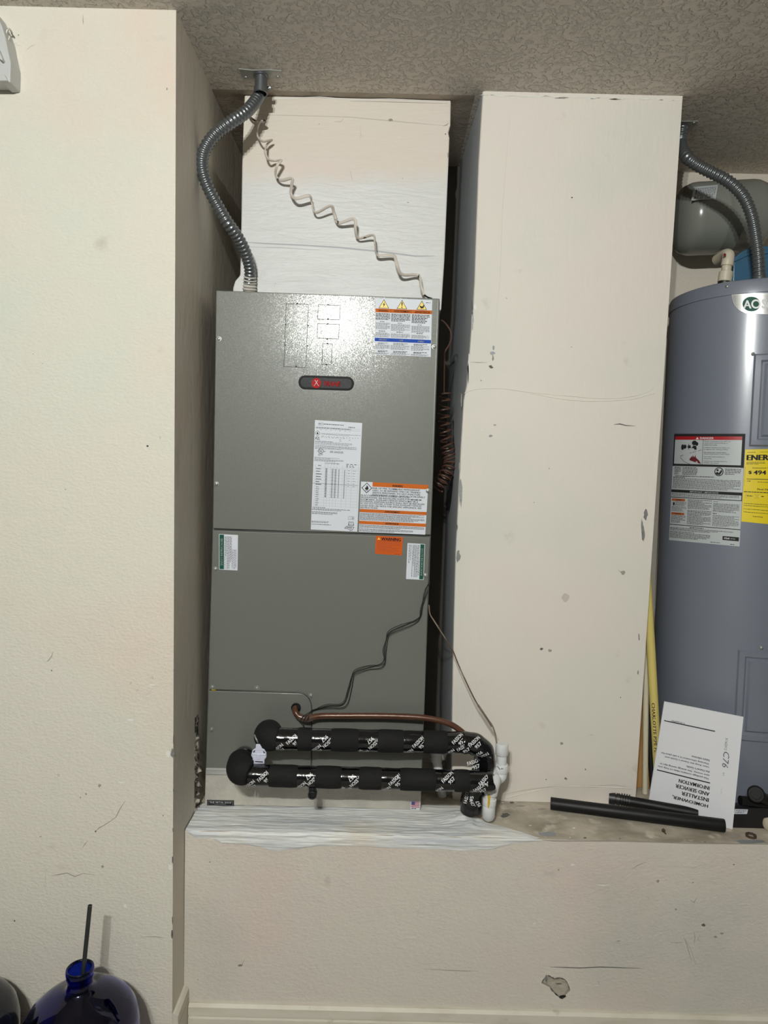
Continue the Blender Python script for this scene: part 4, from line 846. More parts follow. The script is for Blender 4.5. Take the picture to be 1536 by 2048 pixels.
mb = MB(); pp = smooth_path([P(500, 549, 1.742), P(499.5, 565, 1.750), P(499, 582, 1.757)], 14); mb.tube(pp, [px(10.6+3*abs(noise.noise(p*160))+1.2*math.sin(i*1.35)+i*.06, 1.75) for i, p in enumerate(pp)], conduit_over, 18)
for k in range(0):
    a = random.random()*6.28; mb.tube([P(499+9*math.cos(a), 566+12*math.sin(a), 1.752), P(499+11*math.cos(a), 568+14*math.sin(a), 1.762)], .003, conduit_over, 6)
mb.build('painted_end', cA)
def ceil_plate(par, pts, xc, yc, conn):
    mb = MB(); f = [PZ(x, y, ZC-.0015) for x, y in pts]; mb.prism(f, [Vector((v.x, v.y, ZC)) for v in f], plate_steel); mb.build('ceiling_plate', par)
    for x, y in conn: mb = MB(); q = PZ(x, y, ZC-.0015); mb.lathe(q, (0, 0, -1), [(0, .005), (.0015, .0045), (.002, .0001)], screw_steel, 10); mb.build('screw', par)
ceil_plate(cA, [(478, 138), (505, 141), (540, 140), (563, 142), (567, 164), (530, 166), (487, 163)], 520, 150, [(492, 155), (556, 154)])
mb = MB(); q = PZ(522, 150, ZC)
mb.lathe(q, (0, 0, -1), [(0, .018), (.005, .018), (.006, .0145), (.03, .0142), (.031, .0165), (.042, .0165), (.043, .014)], conduit_steel, 24)
mb.build('connector', cA)
mb = MB(); q = P(536, 176, 1.70); cyl(mb, q+Vector((-.012, 0, 0)), q+Vector((.004, 0, -.001)), .004, conduit_steel, 12); mb.lathe(q+Vector((.004, 0, 0)), (1, 0, -.1), [(0, .001), (0, .0065), (.004, .006), (.005, .0001)], screw_steel, 14); mb.build('clamp_screw', cA)

# ---------------------------------------------------------------- water heater
def heater_X(R, D, t):
    lo, hi = .2, 2
    for _ in range(60):
        X = (lo+hi)/2; v = math.hypot(X, D)*math.sin(math.atan2(X, D)-t)
        if v < R: lo = X
        else: hi = X
    return X
HR, HD = .205, 1.890; HX = heater_X(HR, HD, math.atan(.4045)); HZ = EYE+.500
def CY(x, y, off):
    d = ray(x, y); R = HR+off; a = d.x**2+d.y**2; b = -2*(d.x*HX+d.y*HD); c = HX*HX+HD*HD-R*R
    disc = b*b-4*a*c
    if disc < 0: disc = 0
    return ORG+d*((-b-math.sqrt(disc))/2/a)
wh = thing('water_heater', (HX, HD, ZL), 'tall grey cylindrical electric water heater standing on the ledge at the right', 'water heater')
mb = MB(); mb.lathe((HX, HD, ZL), (0, 0, 1), [(0, .0001), (0, HR*.97), (.03, HR*.97), (.032, HR), (HZ-ZL-.035, HR), (HZ-ZL-.034, HR*.995)], heater_grey, 128); mb.build('jacket', wh, sharp=40)
mb = MB(); mb.lathe((HX, HD, HZ-.036), (0, 0, 1), [(0, HR*.99), (0, HR+.0025), (.026, HR+.0020), (.033, HR-.001), (.036, HR-.008), (.037, .0001)], heater_grey, 128); mb.build('top_cap', wh, sharp=40)
# access panels: raised frames bent to the jacket
def cyl_panel(x0, x1, y0, y1, name, inset=True):
    mb = MB(); a0 = CY(x0, y0, 0); a1 = CY(x1, y1, 0)
    th0 = math.atan2(a0.x-HX, -(a0.y-HD)); th1 = th0+2*(0-th0) if x1 is None else math.atan2(a1.x-HX, -(a1.y-HD))
    z1, z0 = CY(x0, y0, 0).z, CY(x0, y1, 0).z
    lv = [(0, 0), (.004, .005), (.016, .005), (.020, .001), (.024, .001), (.029, .006)]  # inset, height
    def ringpts(ins, h):
        t0, t1 = th0+ins/HR, th1-ins/HR; za, zb = z0+ins, z1-ins; c = []
        M_ = 10
        for k in range(M_+1): c.append((t0+(t1-t0)*k/M_, za))
        for k in range(1, M_): c.append((t1, za+(zb-za)*k/M_))
        for k in range(M_+1): c.append((t1+(t0-t1)*k/M_, zb))
        for k in range(1, M_): c.append((t0, zb+(za-zb)*k/M_))
        return [Vector((HX+(HR+h)*math.sin(t), HD-(HR+h)*math.cos(t), z)) for t, z in c]
    rings = [ringpts(*q) for q in lv]; n = len(rings[0]); vs = [p for r in rings for p in r]
    mb.add(vs, [(j*n+k, j*n+(k+1) % n, (j+1)*n+(k+1) % n, (j+1)*n+k) for j in range(len(lv)-1) for k in range(n)], heater_grey, True)
    ins, h = lv[-1]; t0, t1 = th0+ins/HR, th1-ins/HR; za, zb = z0+ins, z1-ins
    for k in range(12):
        ta, tb = t0+(t1-t0)*k/12, t0+(t1-t0)*(k+1)/12
        g_ = lambda t, z: Vector((HX+(HR+h)*math.sin(t), HD-(HR+h)*math.cos(t), z))
        mb.add([g_(ta, za), g_(tb, za), g_(tb, zb), g_(ta, zb)], [(0, 1, 2, 3)], heater_grey, True)
    mb.build(name, wh, sharp=30)
cyl_panel(1508, 1640, 708, 893, 'access_panel')
cyl_panel(1476, 1625, 1298, 1480, 'access_panel')
for x, y in [(1454, 573), (1506, 708), (1523, 1296)]:
    q = CY(x, y, .001); nrm = Vector((q.x-HX, q.y-HD, 0)).normalized(); mb = MB(); mb.lathe(q, nrm, [(-.002, .0045), (.0015, .0042), (.0025, .003), (.003, .0001)], screw_steel, 10); mb.build('screw', wh)
# name badge
sh = Sheet(CY, [(1458, 586), (1612, 586), (1612, 632), (1458, 632)], 154, 46, heater_grey, nu=12); sh.mb = MB()
def bshape(k):
    c = (77, 21); P_ = [(5, 3.5), (20, 2), (60, .6), (77, .3), (94, .6), (134, 2), (149, 3.5), (147.5, 15), (142, 26), (133, 35), (120, 41), (77, 42.5), (34, 41), (21, 35), (12, 26), (6.5, 15)]
    return [(c[0]+(u-c[0])*(1-k/77), c[1]+(v-c[1])*(1-k/21)) for u, v in P_]
def strip_fill(pts, m, lay):
    # fill as vertical strips so that it bends round the jacket
    us = [u for u, v in pts]; u0, u1 = min(us), max(us); n = 40
    def vr(u):
        c = []
        for (a, b), (e, f) in zip(pts, pts[1:]+pts[:1]):
            if (a-u)*(e-u) <= 0 and a != e: c.append(b+(f-b)*(u-a)/(e-a))
        return (min(c), max(c)) if c else (21, 21)
    for k in range(n):
        a, b = u0+(u1-u0)*(k+.001)/n, u0+(u1-u0)*(k+.999)/n; (p, q), (r, s_) = vr(a), vr(b)
        sh.mb.add([sh.pt(a, p, lay), sh.pt(b, r, lay), sh.pt(b, s_, lay), sh.pt(a, q, lay)], [(0, 3, 2, 1)], m, True)
strip_fill(bshape(0), badge_rim, 6); strip_fill(bshape(1.8), badge_steel, 9)
strip_fill([(45+18*math.cos(2*math.pi*k/40), 22+15*math.sin(2*math.pi*k/40)) for k in range(40)], ink_green, 10)
sh.text('A', 29, 14.5, 44.5, 31, ink_white, 13, .03); 
strip_fill([(54+9.6*math.cos(2*math.pi*k/40), 22+9.2*math.sin(2*math.pi*k/40)) for k in range(40)], ink_white, 13)
strip_fill([(54+6.0*math.cos(2*math.pi*k/40), 22+5.8*math.sin(2*math.pi*k/40)) for k in range(40)], ink_green, 15)
sh.text('Smith', 66, 12, 120, 30, ink_white, 13, .05); sh.build('name_badge', wh)
# danger label
sh = Sheet(CY, [(1348.5, 867.5), (1491, 867.5), (1479, 1093), (1338, 1080)], 142, 224, lab_grey, nu=12)
W_ = 142
sh.rect(0, 0, W_, 5.5, ink_black, 1); sh.rect(0, 0, 2.4, 68, ink_black, 1); sh.rect(W_-6, 0, W_, 68, ink_black, 1); sh.rect(0, 63, W_, 67.5, ink_black, 1)
sh.rect(2.4, 5.5, W_-6, 12.5, ink_red, 1); sh.text('DANGER', 52, 7, 79, 11.2, ink_white, 2, .03); sh.poly([(46.5, 6.6), (49.5, 11.4), (43.5, 11.4)], ink_white, 2)
sh.rect(58, 12.5, 58.8, 63, ink_black, 1)
# tap, water and hand drawing
sh.disc(18, 28, 3, 6, ink_black, 1, 12); sh.disc(22.5, 27, 3.2, 4.5, ink_black, 1, 12); sh.disc(41, 19, 5, 5, ink_black, 1, 12); sh.disc(46, 21, 3, 4, ink_black, 1, 12)
sh.poly([(29, 24), (45, 25), (46.5, 33), (42, 33), (40, 30), (29, 30)], ink_black, 1); sh.line([(31, 21), (28, 27), (31, 33)], 1, ink_black)
sh.line([(14, 47), (40, 38), (56, 33)], .8, ink_black); sh.line([(14, 49), (22, 58), (34, 63)], .8, ink_black); sh.line([(16, 46), (36, 39)], .8, ink_black); sh.line([(42, 34), (43, 41)], 2, ink_lgrey)
sh.poly([(33, 52), (38, 46), (40, 50), (39, 44), (43, 49), (44, 43), (46, 50), (52, 55), (56.5, 62), (47, 60), (39, 57), (33, 55)], ink_maroon, 1)
for i, (t, w) in enumerate([('Water temperature over 120°F can', 52), ('cause severe burns instantly or', 47), ('death from scalds.', 26)]): sh.text(t, 61, 14.5+i*3.6, 61+w, 17+i*3.6, ink_black, 1, .01)
for i, (t, w) in enumerate([('Children, disabled and elderly are', 51), ('at highest risk of being scalded.', 48)]): sh.text(t, 61, 27.5+i*3.6, 61+w, 30+i*3.6, ink_black, 1, .01)
for i, (t, w) in enumerate([('See instruction manual before', 45), ('setting temperature at water heater.', 52)]): sh.text(t, 61, 36.8+i*3.6, 61+w, 39.3+i*3.6, ink_black, 1, .01)
for i, (t, w) in enumerate([('Feel water before bathing or', 42), ('showering.', 16)]): sh.text(t, 61, 46+i*3.6, 61+w, 48.5+i*3.6, ink_black, 1, .01)
for i, (t, w) in enumerate([('Temperature limiting valves are', 47), ('available, see manual.', 31)]): sh.text(t, 61, 55+i*3.4, 61+w, 57.4+i*3.4, ink_black, 1, .01)
sh.dashes(4, 69, 17, 86, 6, ink_black, h=.45, seed=1); sh.dashes(20, 69, 50, 86, 6, ink_black, h=.45, seed=2)
sh.disc(93, 77, 9.2, 9, ink_black, 1, 24); sh.disc(93, 77, 7.4, 7.2, lab_grey, 2, 24); sh.disc(90, 74, 2.3, 2.3, ink_black, 3, 10); sh.poly([(86, 80), (90, 77), (93, 80), (98, 72), (99.5, 77), (95, 83.5), (89, 83)], ink_black, 3)
sh.dashes(105, 70, 137, 83, 4, ink_black, h=.4, seed=3, word=(2, 7))
sh.dashes(6, 87, 120, 90, 1, ink_black, h=.5, seed=4); sh.dashes(2, 90, 38, 92.5, 1, ink_black, h=.6); sh.dashes(2, 93, 138, 115, 8, ink_black, h=.38, seed=5)
sh.rect(0, 117, W_, 123, ink_black, 1); sh.text('IMPORTANT / IMPORTANTE', 37, 118.4, 94, 121.8, ink_lgrey, 2, .02)
sh.dashes(1, 124, 136, 131.5, 3, ink_black, h=.4, seed=6); sh.rect(0, 132.5, W_, 134, ink_black, 1); sh.rect(W_-1.5, 117, W_, 134, ink_black, 1)
og = mat('dull_orange_print', (.42, .11, .03), .5)
sh.rect(2, 136, 28, 141, og, 1); sh.dashes(9, 142, 31, 151, 4, ink_black, h=.4, seed=7); sh.disc(6, 147, 2, 4, ink_black, 1, 8); sh.dashes(2, 152, 31, 163, 4, ink_black, h=.35, seed=8)
sh.rect(2, 165, 28, 170, og, 1); sh.dashes(2, 171, 31, 187, 6, ink_black, h=.4, seed=9)
sh.text('WARNING', 9, 137.4, 21, 139.8, ink_black, 2, .02); sh.text('WARNING', 9, 166.4, 21, 168.8, ink_black, 2, .02)
sh.dashes(34, 136, 82, 156, 8, ink_black, h=.42, seed=10, word=(1.5, 6), gap=.8); sh.dashes(34, 158, 82, 188, 12, ink_black, h=.42, seed=11, word=(1.5, 6), gap=.8)
sh.dashes(85, 137, 100, 139, 1, ink_grey); sh.dashes(85, 141, 138, 159, 8, ink_black, h=.4, seed=12, word=(1.5, 6)); sh.dashes(85, 161, 97, 163, 1, ink_black, h=.7); sh.dashes(85, 165, 138, 188, 9, ink_black, h=.36, seed=13, word=(1.5, 6))
sh.rect(0, 190, W_, 191.4, ink_black, 1); sh.dashes(40, 193, 83, 195.5, 1, ink_black, h=.6); sh.dashes(1, 196, 128, 203, 3, ink_black, h=.42, seed=14, word=(1.5, 6), gap=.8); sh.dashes(1, 204, 82, 219, 6, ink_black, h=.42, seed=15, word=(1.5, 6), gap=.8); sh.dashes(83, 219, 113, 222, 1, ink_grey)
sh.rect(107, 206, 140, 214, ink_black, 1); sh.text('AOSmith', 110, 208, 121, 211.6, ink_white, 2, .04); sh.dashes(123, 209, 138, 211.5, 1, ink_lgrey, lay=2); sh.dashes(123, 220, 136, 222.5, 1, ink_black)
sh.build('danger_label', wh, label='grey and black danger label with a tap drawing')
# yellow energy label
sh = Sheet(CY, [(1490.5, 899), (1622, 896), (1616, 1056), (1482.5, 1043)], 132, 146, energy_yellow, nu=12)
sh.dashes(5, 5, 28, 7, 1, ink_black, seed=3, h=.4); sh.dashes(30, 5, 80, 7, 1, ink_black, seed=4, h=.4)
sh.text('ENERGYGUIDE', 4.5, 11, 126, 22, ink_black, 1, .06); sh.dashes(4, 25, 42, 31, 3, ink_black, h=.4, seed=5)
sh.frame(2, 35, 128, 74, .4, ink_grey); sh.text('Estimated Yearly Energy Cost', 17, 36, 100, 39, ink_black, 1, .02)
sh.text('$', 9, 43, 15.5, 50, ink_black, 1, .03); sh.text('494', 19.5, 42, 44, 50.4, ink_black, 1, .04)
sh.rect(6, 59, 122, 60.2, ink_black, 1); sh.text('$ 480', 7, 62.5, 14, 65, ink_black, 1); sh.dashes(28, 64, 70, 66, 1, ink_black)
sh.text('First Hour Rating', 28, 77.5, 80, 82, ink_black, 1, .03, .15); sh.dashes(2, 84, 100, 87, 1, ink_black, h=.5, word=(2, 8))
sh.frame(6, 90, 28, 97, .4, ink_grey); sh.frame(30, 90, 55, 97, .4, ink_grey); sh.dashes(8, 92, 26, 94.5, 1, ink_black, h=.6); sh.dashes(37, 92, 46, 94.5, 1, ink_black, h=.6)
for i, v in enumerate((108, 112, 119, 125)): sh.disc(4, v+1, .8, .8, ink_black, 1, 6); sh.dashes(6, v, 90, v+2.5, 1, ink_black, h=.4, seed=20+i)
sh.text('ftc.gov/energy', 22, 132, 42, 135, ink_black, 1, .02); sh.build('energy_label', wh, label='yellow energy cost label')

# cpvc fitting on the heater
cf = thing('pipe_fitting', P(1450, 556, 1.80), 'cream plastic pipe stub with black collar on top of the heater', 'pipe fitting')
Df = 1.80
q0 = P(1449, 562, Df); q0 = Vector((q0.x, Df, HZ))
def up_from(dx, z): return Vector((q0.x+dx, Df, HZ+z))
mb = MB(); mb.lathe(q0, (0, 0, 1), [(0, .0001), (0, .019), (.008, .019), (.009, .016), (.014, .016), (.014, .0001)], rubber, 20); mb.build('black_collar', cf)
mb = MB(); cyl(mb, up_from(0, .014), up_from(.003, .040), .0168, cpvc); mb.build('socket', cf)
mb = MB(); cyl(mb, up_from(.003, .040), up_from(.004, .056), .0122, cpvc); mb.build('pipe', cf)
mb = MB(); mb.tube(smooth_path([up_from(.004, .055), up_from(.006, .070), up_from(.009, .084)+Vector((0, .006, 0)), up_from(.012, .092)+Vector((0, .03, 0)), up_from(.012, .092)+Vector((0, .07, 0))], 6), .0148, cpvc, 20); mb.build('elbow', cf)
mb = MB(); s_ = lambda x, y, off: P(x, y, Df-.0165-off)
blob(mb, s_, 1449, 510, 3.5, 4, ink_maroon); stroke(mb, s_, [(1445, 508), (1444, 516)], 1.5, ink_black); mb.build('label_scrap', cf, fixn=False)

# blue plastic tub on the heater top
mb = MB(); pts = [(1466, 558), (1466.5, 522), (1471, 514), (1484, 503), (1502, 493), (1540, 491), (1640, 494), (1650, 560)]
f = [P(x, y, 1.85) for x, y in pts]; f[0].z = f[-1].z = HZ+.001
mb.prism(f, [v+Vector((0, .065, 0)) for v in f], blue_plastic)
o = thing('blue_tub', (f[0].x+.1, 2.0, HZ), 'blue plastic tub behind the cream fitting on the heater top', 'tub'); mb.build('tub_body', o, bevel=.004)
mb = MB(); f2 = [P(x, y, 1.847) for x, y in [(1467, 520), (1500, 504), (1540, 503), (1640, 505), (1640, 509), (1540, 507), (1501, 508), (1468, 524)]]; mb.prism(f2, [v+Vector((0, .004, 0)) for v in f2], blue_plastic); mb.build('rim', o)

# right conduit
cB = thing('metal_conduit', PZ(1375, 248, ZC), 'ridged grey metal conduit curving down onto the water heater', 'conduit', 'flexible metal conduits from the ceiling')
pl_ = PZ(1372, 250, ZC)
end = P(1519, 556, 1.76); end = Vector((end.x, 1.76, HZ+.012))
cp2 = smooth_path([PZ(1366, 252, ZC-.004), P(1362, 285, pl_.y), P(1372, 312, 1.79), P(1394, 330, 1.775), P(1425, 346, 1.765), P(1458, 364, 1.76), P(1486, 392, 1.755), P(1503, 430, 1.755), P(1512, 475, 1.755), P(1517, 515, 1.757), end], 10)
mb = MB(); conduit(mb, cp2, px(11.6, 1.75), .0098, conduit_steel, 18); mb.build('armour', cB, sharp=80)
mb = MB(); mb.lathe((end.x, end.y, HZ), (0, 0, 1), [(0, .0001), (.0, .021), (.004, .021), (.0045, .016), (.016, .0158), (.02, .0145), (.02, .0001)], conduit_steel, 24); mb.build('connector', cB)
ceil_plate(cB, [(1340, 243), (1397, 243), (1376, 266), (1340, 266)], 0, 0, [(1388, 246)])

# expansion tank
et = thing('expansion_tank', P(1440, 438, 2.02), 'small grey cylindrical expansion tank lying sideways above the heater', 'tank')
a = P(1350, 441, 2.028); b_ = P(1532, 432, 2.024); t = b_-a; L_ = t.length; R_ = px(67.5, 2.01)
mb = MB(); prof = [(0, .0001), (.002, R_*.45), (.010, R_*.74), (.022, R_*.91), (.040, R_*.985), (.052, R_)]
prof += [(L_*.42, R_), (L_*.425, R_*1.006), (L_*.445, R_*1.006), (L_*.45, R_), (L_*.57, R_), (L_*.575, R_*1.006), (L_*.59, R_*1.006), (L_*.595, R_)]
prof += [(L_-.052, R_), (L_-.040, R_*.985), (L_-.022, R_*.91), (L_-.010, R_*.74), (L_-.002, R_*.45), (L_, .0001)]
mb.lathe(a, t, prof, tank_grey, 64); mb.build('shell', et, sharp=60)
mb = MB(); mb.lathe(b_, t, [(-.004, .0001), (-.004, .02), (.006, .02), (.008, .015), (.03, .015), (.03, .0001)], tank_grey, 20)
mb.build('nozzle', et)
mb = MB(); q = b_+t.normalized()*.03; mb.tube(smooth_path([q, q+Vector((.05, 0, 0)), q+Vector((.075, 0, -.02)), Vector((q.x+.08, q.y, HZ+.0005))], 6), .011, cpvc, 14); mb.build('riser_pipe', et)
def TK(x, y, off):
    tn = t.normalized(); d = ray(x, y); o0 = ORG-a; dp = d-tn*d.dot(tn); op = o0-tn*o0.dot(tn)
    A_, B_, C_ = dp.dot(dp), 2*dp.dot(op), op.dot(op)-(R_+off)**2; disc = max(B_*B_-4*A_*C_, 0); return ORG+d*((-B_-math.sqrt(disc))/2/A_)
sh = Sheet(TK, [(1387, 374), (1436, 369.5), (1431, 398), (1383, 401)], 48, 26, lab_grey); sh.mb = MB()
for i in range(6): 
    for j in range(6): sh.rect(i*8, j*26/6, i*8+8, (j+1)*26/6, lab_grey, 1)
sh.vdashes(10, 3, 46, 24, 11, ink_grey, h=.4, seed=3, lay=2); sh.vdashes(5, 6, 9, 20, 1, ink_black, h=.6, seed=4, lay=2); sh.disc(6, 21, 2.2, 2.2, ink_grey, 2, 12)
sh.build('tank_label', et, label='pale printed label')

# ---------------------------------------------------------------- twisted cable across the duct
crop = [(425, 603), (452, 604), (468, 598), (447, 603), (432, 640), (437, 682), (462, 700), (503, 694), (482, 715), (471, 752), (488, 790), (520, 797), (550, 794), (530, 822), (524, 868), (550, 894), (605, 884), (602, 920), (600, 962), (626, 984), (690, 970), (703, 1005), (722, 1054), (795, 1020), (813, 1056), (836, 1104), (912, 1085), (919, 1140), (936, 1181), (1006, 1165), (1016, 1210), (1030, 1265), (1106, 1265), (1124, 1310), (1150, 1360), (1230, 1365), (1244, 1420), (1258, 1462)]
o = thing('twisted_cable', P(500, 230, 1.74), 'paint-splashed cable twisting diagonally across the white duct', 'cable')
mb = MB(); pts = []
for i, (x, y) in enumerate(crop):
    D = D_DUCT-.030+.012*math.sin(i*2*math.pi/3.4); pts.append(P(340+x*.4036, y*.4036, D))
mb.tube(smooth_path(pts, 6), .0040, wire_paint, 10, flat=.6); mb.build('painted_cable', o)
mb = MB(); mb.tube(smooth_path([P(340+x*.4036, y*.4036, D_DUCT-.02) for x, y in [(398, 490), (388, 550), (398, 580), (425, 600), (440, 604)]], 6), .0026, wire_brown, 8); mb.build('brown_end', o)
mb = MB(); mb.tube(smooth_path([P(340+x*.4036, y*.4036, D) for x, y, D in [(1232, 1366, 1.745), (1248, 1420, 1.74), (1256, 1455, 1.735), (1275, 1472, 1.735), (1298, 1480, 1.74)]], 6), .0022, wire_black, 8); mb.build('black_end', o)

# coils in the gap
mb = MB(); ax = smooth_path(P3([(889, 786, 1.86), (887, 830, 1.86), (890, 870, 1.86), (897, 905, 1.86), (901, 928, 1.855), (888, 955, 1.84), (874, 975, 1.83)]), 12); pts = []; n = 17*16
for i in range(n+1):
    w = i/n*(len(ax)-1); j = min(int(w), len(ax)-2); c = ax[j].lerp(ax[j+1], w-j); t = (ax[j+1]-ax[j]).normalized(); u = t.cross(Vector((0, 1, 0))).normalized(); v = t.cross(u)
    ang = 2*math.pi*i/16; pts.append(c+(u*math.cos(ang)+v*math.sin(ang))*.0175)
mb.tube(pts, .0024, wire_coil_brown, 7); mb.build('coiled_wire', label='tight coil of brown wire hanging in the dark gap right of the cabinet', category='wire')
mb = MB(); mb.tube(smooth_path(P3([(882, 640, 1.80), (890, 646, 1.80), (900, 660, 1.80), (903, 675, 1.80), (898, 690, 1.80), (890, 704, 1.80), (889, 722, 1.82), (888, 786, 1.84)]), 6), .0020, wire_coil_brown, 8); mb.build('copper_wire', label='thin copper wire bulging out beside the cabinet, above the coil', category='wire')
for k in range(3):
    mb = MB(); mb.tube(smooth_path(P3([(911-k*2, 842, 1.93), (908+k, 880, 1.90), (911+k*2, 905, 1.87), (912+k*2-3, 935, 1.86), (906-k*2, 965, 1.88), (899-k*2, 1000, 1.90), (897-k, 1020, 1.95)]), 6), .0022, wire_black, 7)
    mb.build('black_cable', label='thin black cable dangling behind the brown coil in the gap', category='cable', group='black cables behind the coil')
# mount the cables' shadow-side clip line on the column side: junction seam of the back board
# ---------------------------------------------------------------- things leaning beside the heater
def lean(name, bot, topp, r, m, label, cat='pipe', n=20, group=None):
    a, b = bot, topp; mb = MB(); d = (b-a).normalized()
    mb.lathe(a, b-a, [(0, r*.8), (0, r), ((b-a).length, r), ((b-a).length, r*.8)], m, n); o_ = mb.build(name, label=label, category=cat); 
    if group: o_['group'] = group
    return o_
ybot = lambda x, y, D: Vector((P(x, y, D).x, D, ZL+.001))
o = lean('plastic_pipe', ybot(1290, 1590, 1.782), P(1294, 1120, 1.835), px(5.6, 1.8), cream_pipe, 'cream plastic pipe upright between the column and yellow pipe')
yb0 = ybot(1319, 1590, 1.762); yb1 = P(1287, 1040, 1.80)
yp = thing('plastic_pipe', yb0, 'yellow plastic pipe with black printing leaning against the column corner', 'pipe')
mb = MB(); mb.lathe(yb0, yb1-yb0, [(0, .007), (0, px(8.8, 1.75)), ((yb1-yb0).length, px(8.8, 1.75)), ((yb1-yb0).length, .007)], yellow_pipe, 24); mb.build('pipe_wall', yp)
mb = MB(); tt = (yb1-yb0).normalized(); Ly = (yb1-yb0).length; rr_ = px(8.8, 1.75)
frv = Vector((0, -1, 0)); frv = (frv-tt*frv.dot(tt)).normalized(); sd = tt.cross(frv)
if sd.x < 0: sd = -sd
def on_pipe(s_, v, off=.0004):
    an = v/rr_-.55; return yb0+tt*s_+(frv*math.cos(an)+sd*math.sin(an))*(rr_+off)
vs, fs = glyphs('CHARLOTTE PIPE FL   1 in', .03)
z_hi = (P(1303, 1410, 1.75).z-yb0.z)/tt.z; z_lo = (P(1311, 1535, 1.745).z-yb0.z)/tt.z
mb.add([on_pipe(z_hi+(z_lo-z_hi)*u, (0.5-v)*.0075) for u, v in vs], fs, ink_black); mb.build('printing', yp, fixn=False)
def stick(name, pts_b, pts_t, D0, D1, m, label, cat):
    mb = MB(); b0, b1 = [ybot(x, 1590, D0) for x in pts_b]; t0, t1 = [P(x, y, D1) for x, y in pts_t]; dy = Vector((0, .008, 0))
    mb.prism([b0, b1, t1, t0], [b0+dy, b1+dy, t1+dy, t0+dy], m); return mb.build(name, label=label, category=cat, bevel=.001)
stick('wooden_stick', (1264, 1284), ((1280, 1230), (1291, 1230)), 1.815, 1.850, wood, 'flat wooden stick standing against the column corner', 'stick')
stick('wooden_stick', (1295, 1304), ((1290, 1460), (1296, 1460)), 1.812, 1.84, wood, 'short thin wooden stick behind the yellow pipe foot', 'stick')
lean('foam_rod', ybot(1305, 1570, 1.805), P(1291, 1300, 1.862), px(5.5, 1.7), rubber, 'slim black rod standing between the cream and yellow pipes', 'rod')

# ---------------------------------------------------------------- booklet
bk = [(1329, 1403), (1487, 1434), (1465, 1664), (1298, 1590)]
# upright sheet leaning back on the heater: bottom near the viewer
bA = PZ(1465, 1659, ZL+.001); bB = PZ(1296, 1612, ZL+.001); bT = P(1331, 1406, 1.738)
bN = (bB-bA).cross(bT-bA).normalized()
if bN.y > 0: bN = -bN
b0 = bA
def BK(x, y, off):
    # sheet standing on the ledge and leaning back on the heater
    d = ray(x, y); k = (bA-ORG).dot(bN)/d.dot(bN); return ORG+d*k+bN*off
bks = thing('manual_booklet', b0, 'white instruction booklet propped upside down against the water heater', 'booklet')
c4 = [(1329, 1403), (1487, 1434), (1465, 1659), (1296, 1612)]
mb = MB(); f = [BK(x, y, .0) for x, y in c4]; f = [Vector((v.x, v.y, max(v.z, ZL+.0005))) for v in f]
mb.prism(f, [v+Vector((0, .003, 0)) for v in f], paper_m); mb.build('cover', bks)
sh = Sheet(BK, c4, 160, 235, paper_m); sh.mb = MB()
def up_text(t, u0, v0, u1, v1, bold=.012, m=ink_black): sh.text(t, u0, v0, u1, v1, m, 1, bold, rot=180)
sh.poly([(5, 40.5), (107, 40.5), (107, 42.6), (5, 42.6)], ink_black, 1); up_text('C151065P01', 20, 37, 46, 40.3)
sh.poly([(6, 150.5), (109, 150.5), (109, 152.8), (6, 152.8)], ink_black, 1)
for i, (t, u0, u1) in enumerate([('future reference', 68, 103), ('Warranty information in a safe place for', 9, 103), ('User: Keep the Owner\'s Guide and', 18, 103), ]): up_text(t, u0, 103+i*6.8, u1, 107.6+i*6.8)
for i, (t, u0, u1) in enumerate([('the Owner\'s Guide.', 60, 106), ('save money. See energy saving tips in', 10, 106), ('This package contains ideas to help you', 7, 106)]): up_text(t, u0, 127+i*6.8, u1, 131.6+i*6.8)
for i, (t, u0, u1) in enumerate([('INFORMATION', 50, 109), ('AND SERVICER', 45, 110), ('INSTALLER', 58, 110), ('HOMEOWNER,', 42, 110)]): up_text(t, u0, 159+i*12.5, u1, 167+i*12.5, .035)
sh.text('X162012', 129, 50, 134, 76, ink_grey, 1, .0, rot=90); sh.text('C76', 128, 79, 140, 112, ink_grey, 1, .0, .2, rot=90); sh.text('01', 131, 123, 134, 129, ink_grey, 1, 0, rot=90); sh.text('C76', 131, 157, 133, 168, ink_lgrey, 1, 0, rot=90)
sh.build('cover_print', bks)

# ---------------------------------------------------------------- black foam tubes on the ledge
def foam_tube_(a, b, r, label, ribs=False):
    o_ = thing('foam_tube', a-Vector((0, 0, r)), label, 'tube'); t = b-a; L_ = t.length; mb = MB()
    mb.lathe(a, t, [(.004, .0001), (.004, r*.45), (0, r*.5), (0, r*.97), (.002, r), (L_-.002, r), (L_, r*.97), (L_, r*.5), (L_-.004, r*.45), (L_-.004, .0001)], foam_tube, 32); mb.build('tube_body', o_, sharp=50)
    if ribs:
        mb = MB()
        for s_, w, rr in [(0, .016, 1.26), (.018, .009, 1.20), (.030, .003, 1.30), (.036, .003, 1.30), (.042, .003, 1.30), (.048, .003, 1.26)]: mb.lathe(a+t.normalized()*s_, t, [(0, r), (0, r*rr), (w, r*rr), (w, r)], rubber, 28)
        mb.build('ribbed_end', o_)
    return o_
rA = px(13, 1.57)
a = PZ(1101, 1606.5, ZL+rA+.0005); b_ = PZ(1449, 1651, ZL+rA*1.12)
foam_tube_(a, b_, rA, 'long black foam tube lying at the front of the ledge below the booklet')
rB = px(10.5, 1.62)
a2 = PZ(1218, 1595, ZL+rB+.0005); b2 = PZ(1396, 1627, ZL+rB+.0005)
a2.y += .0; foam_tube_(a2, b2, rB, 'shorter black tube with a ribbed left end behind the long one', True)
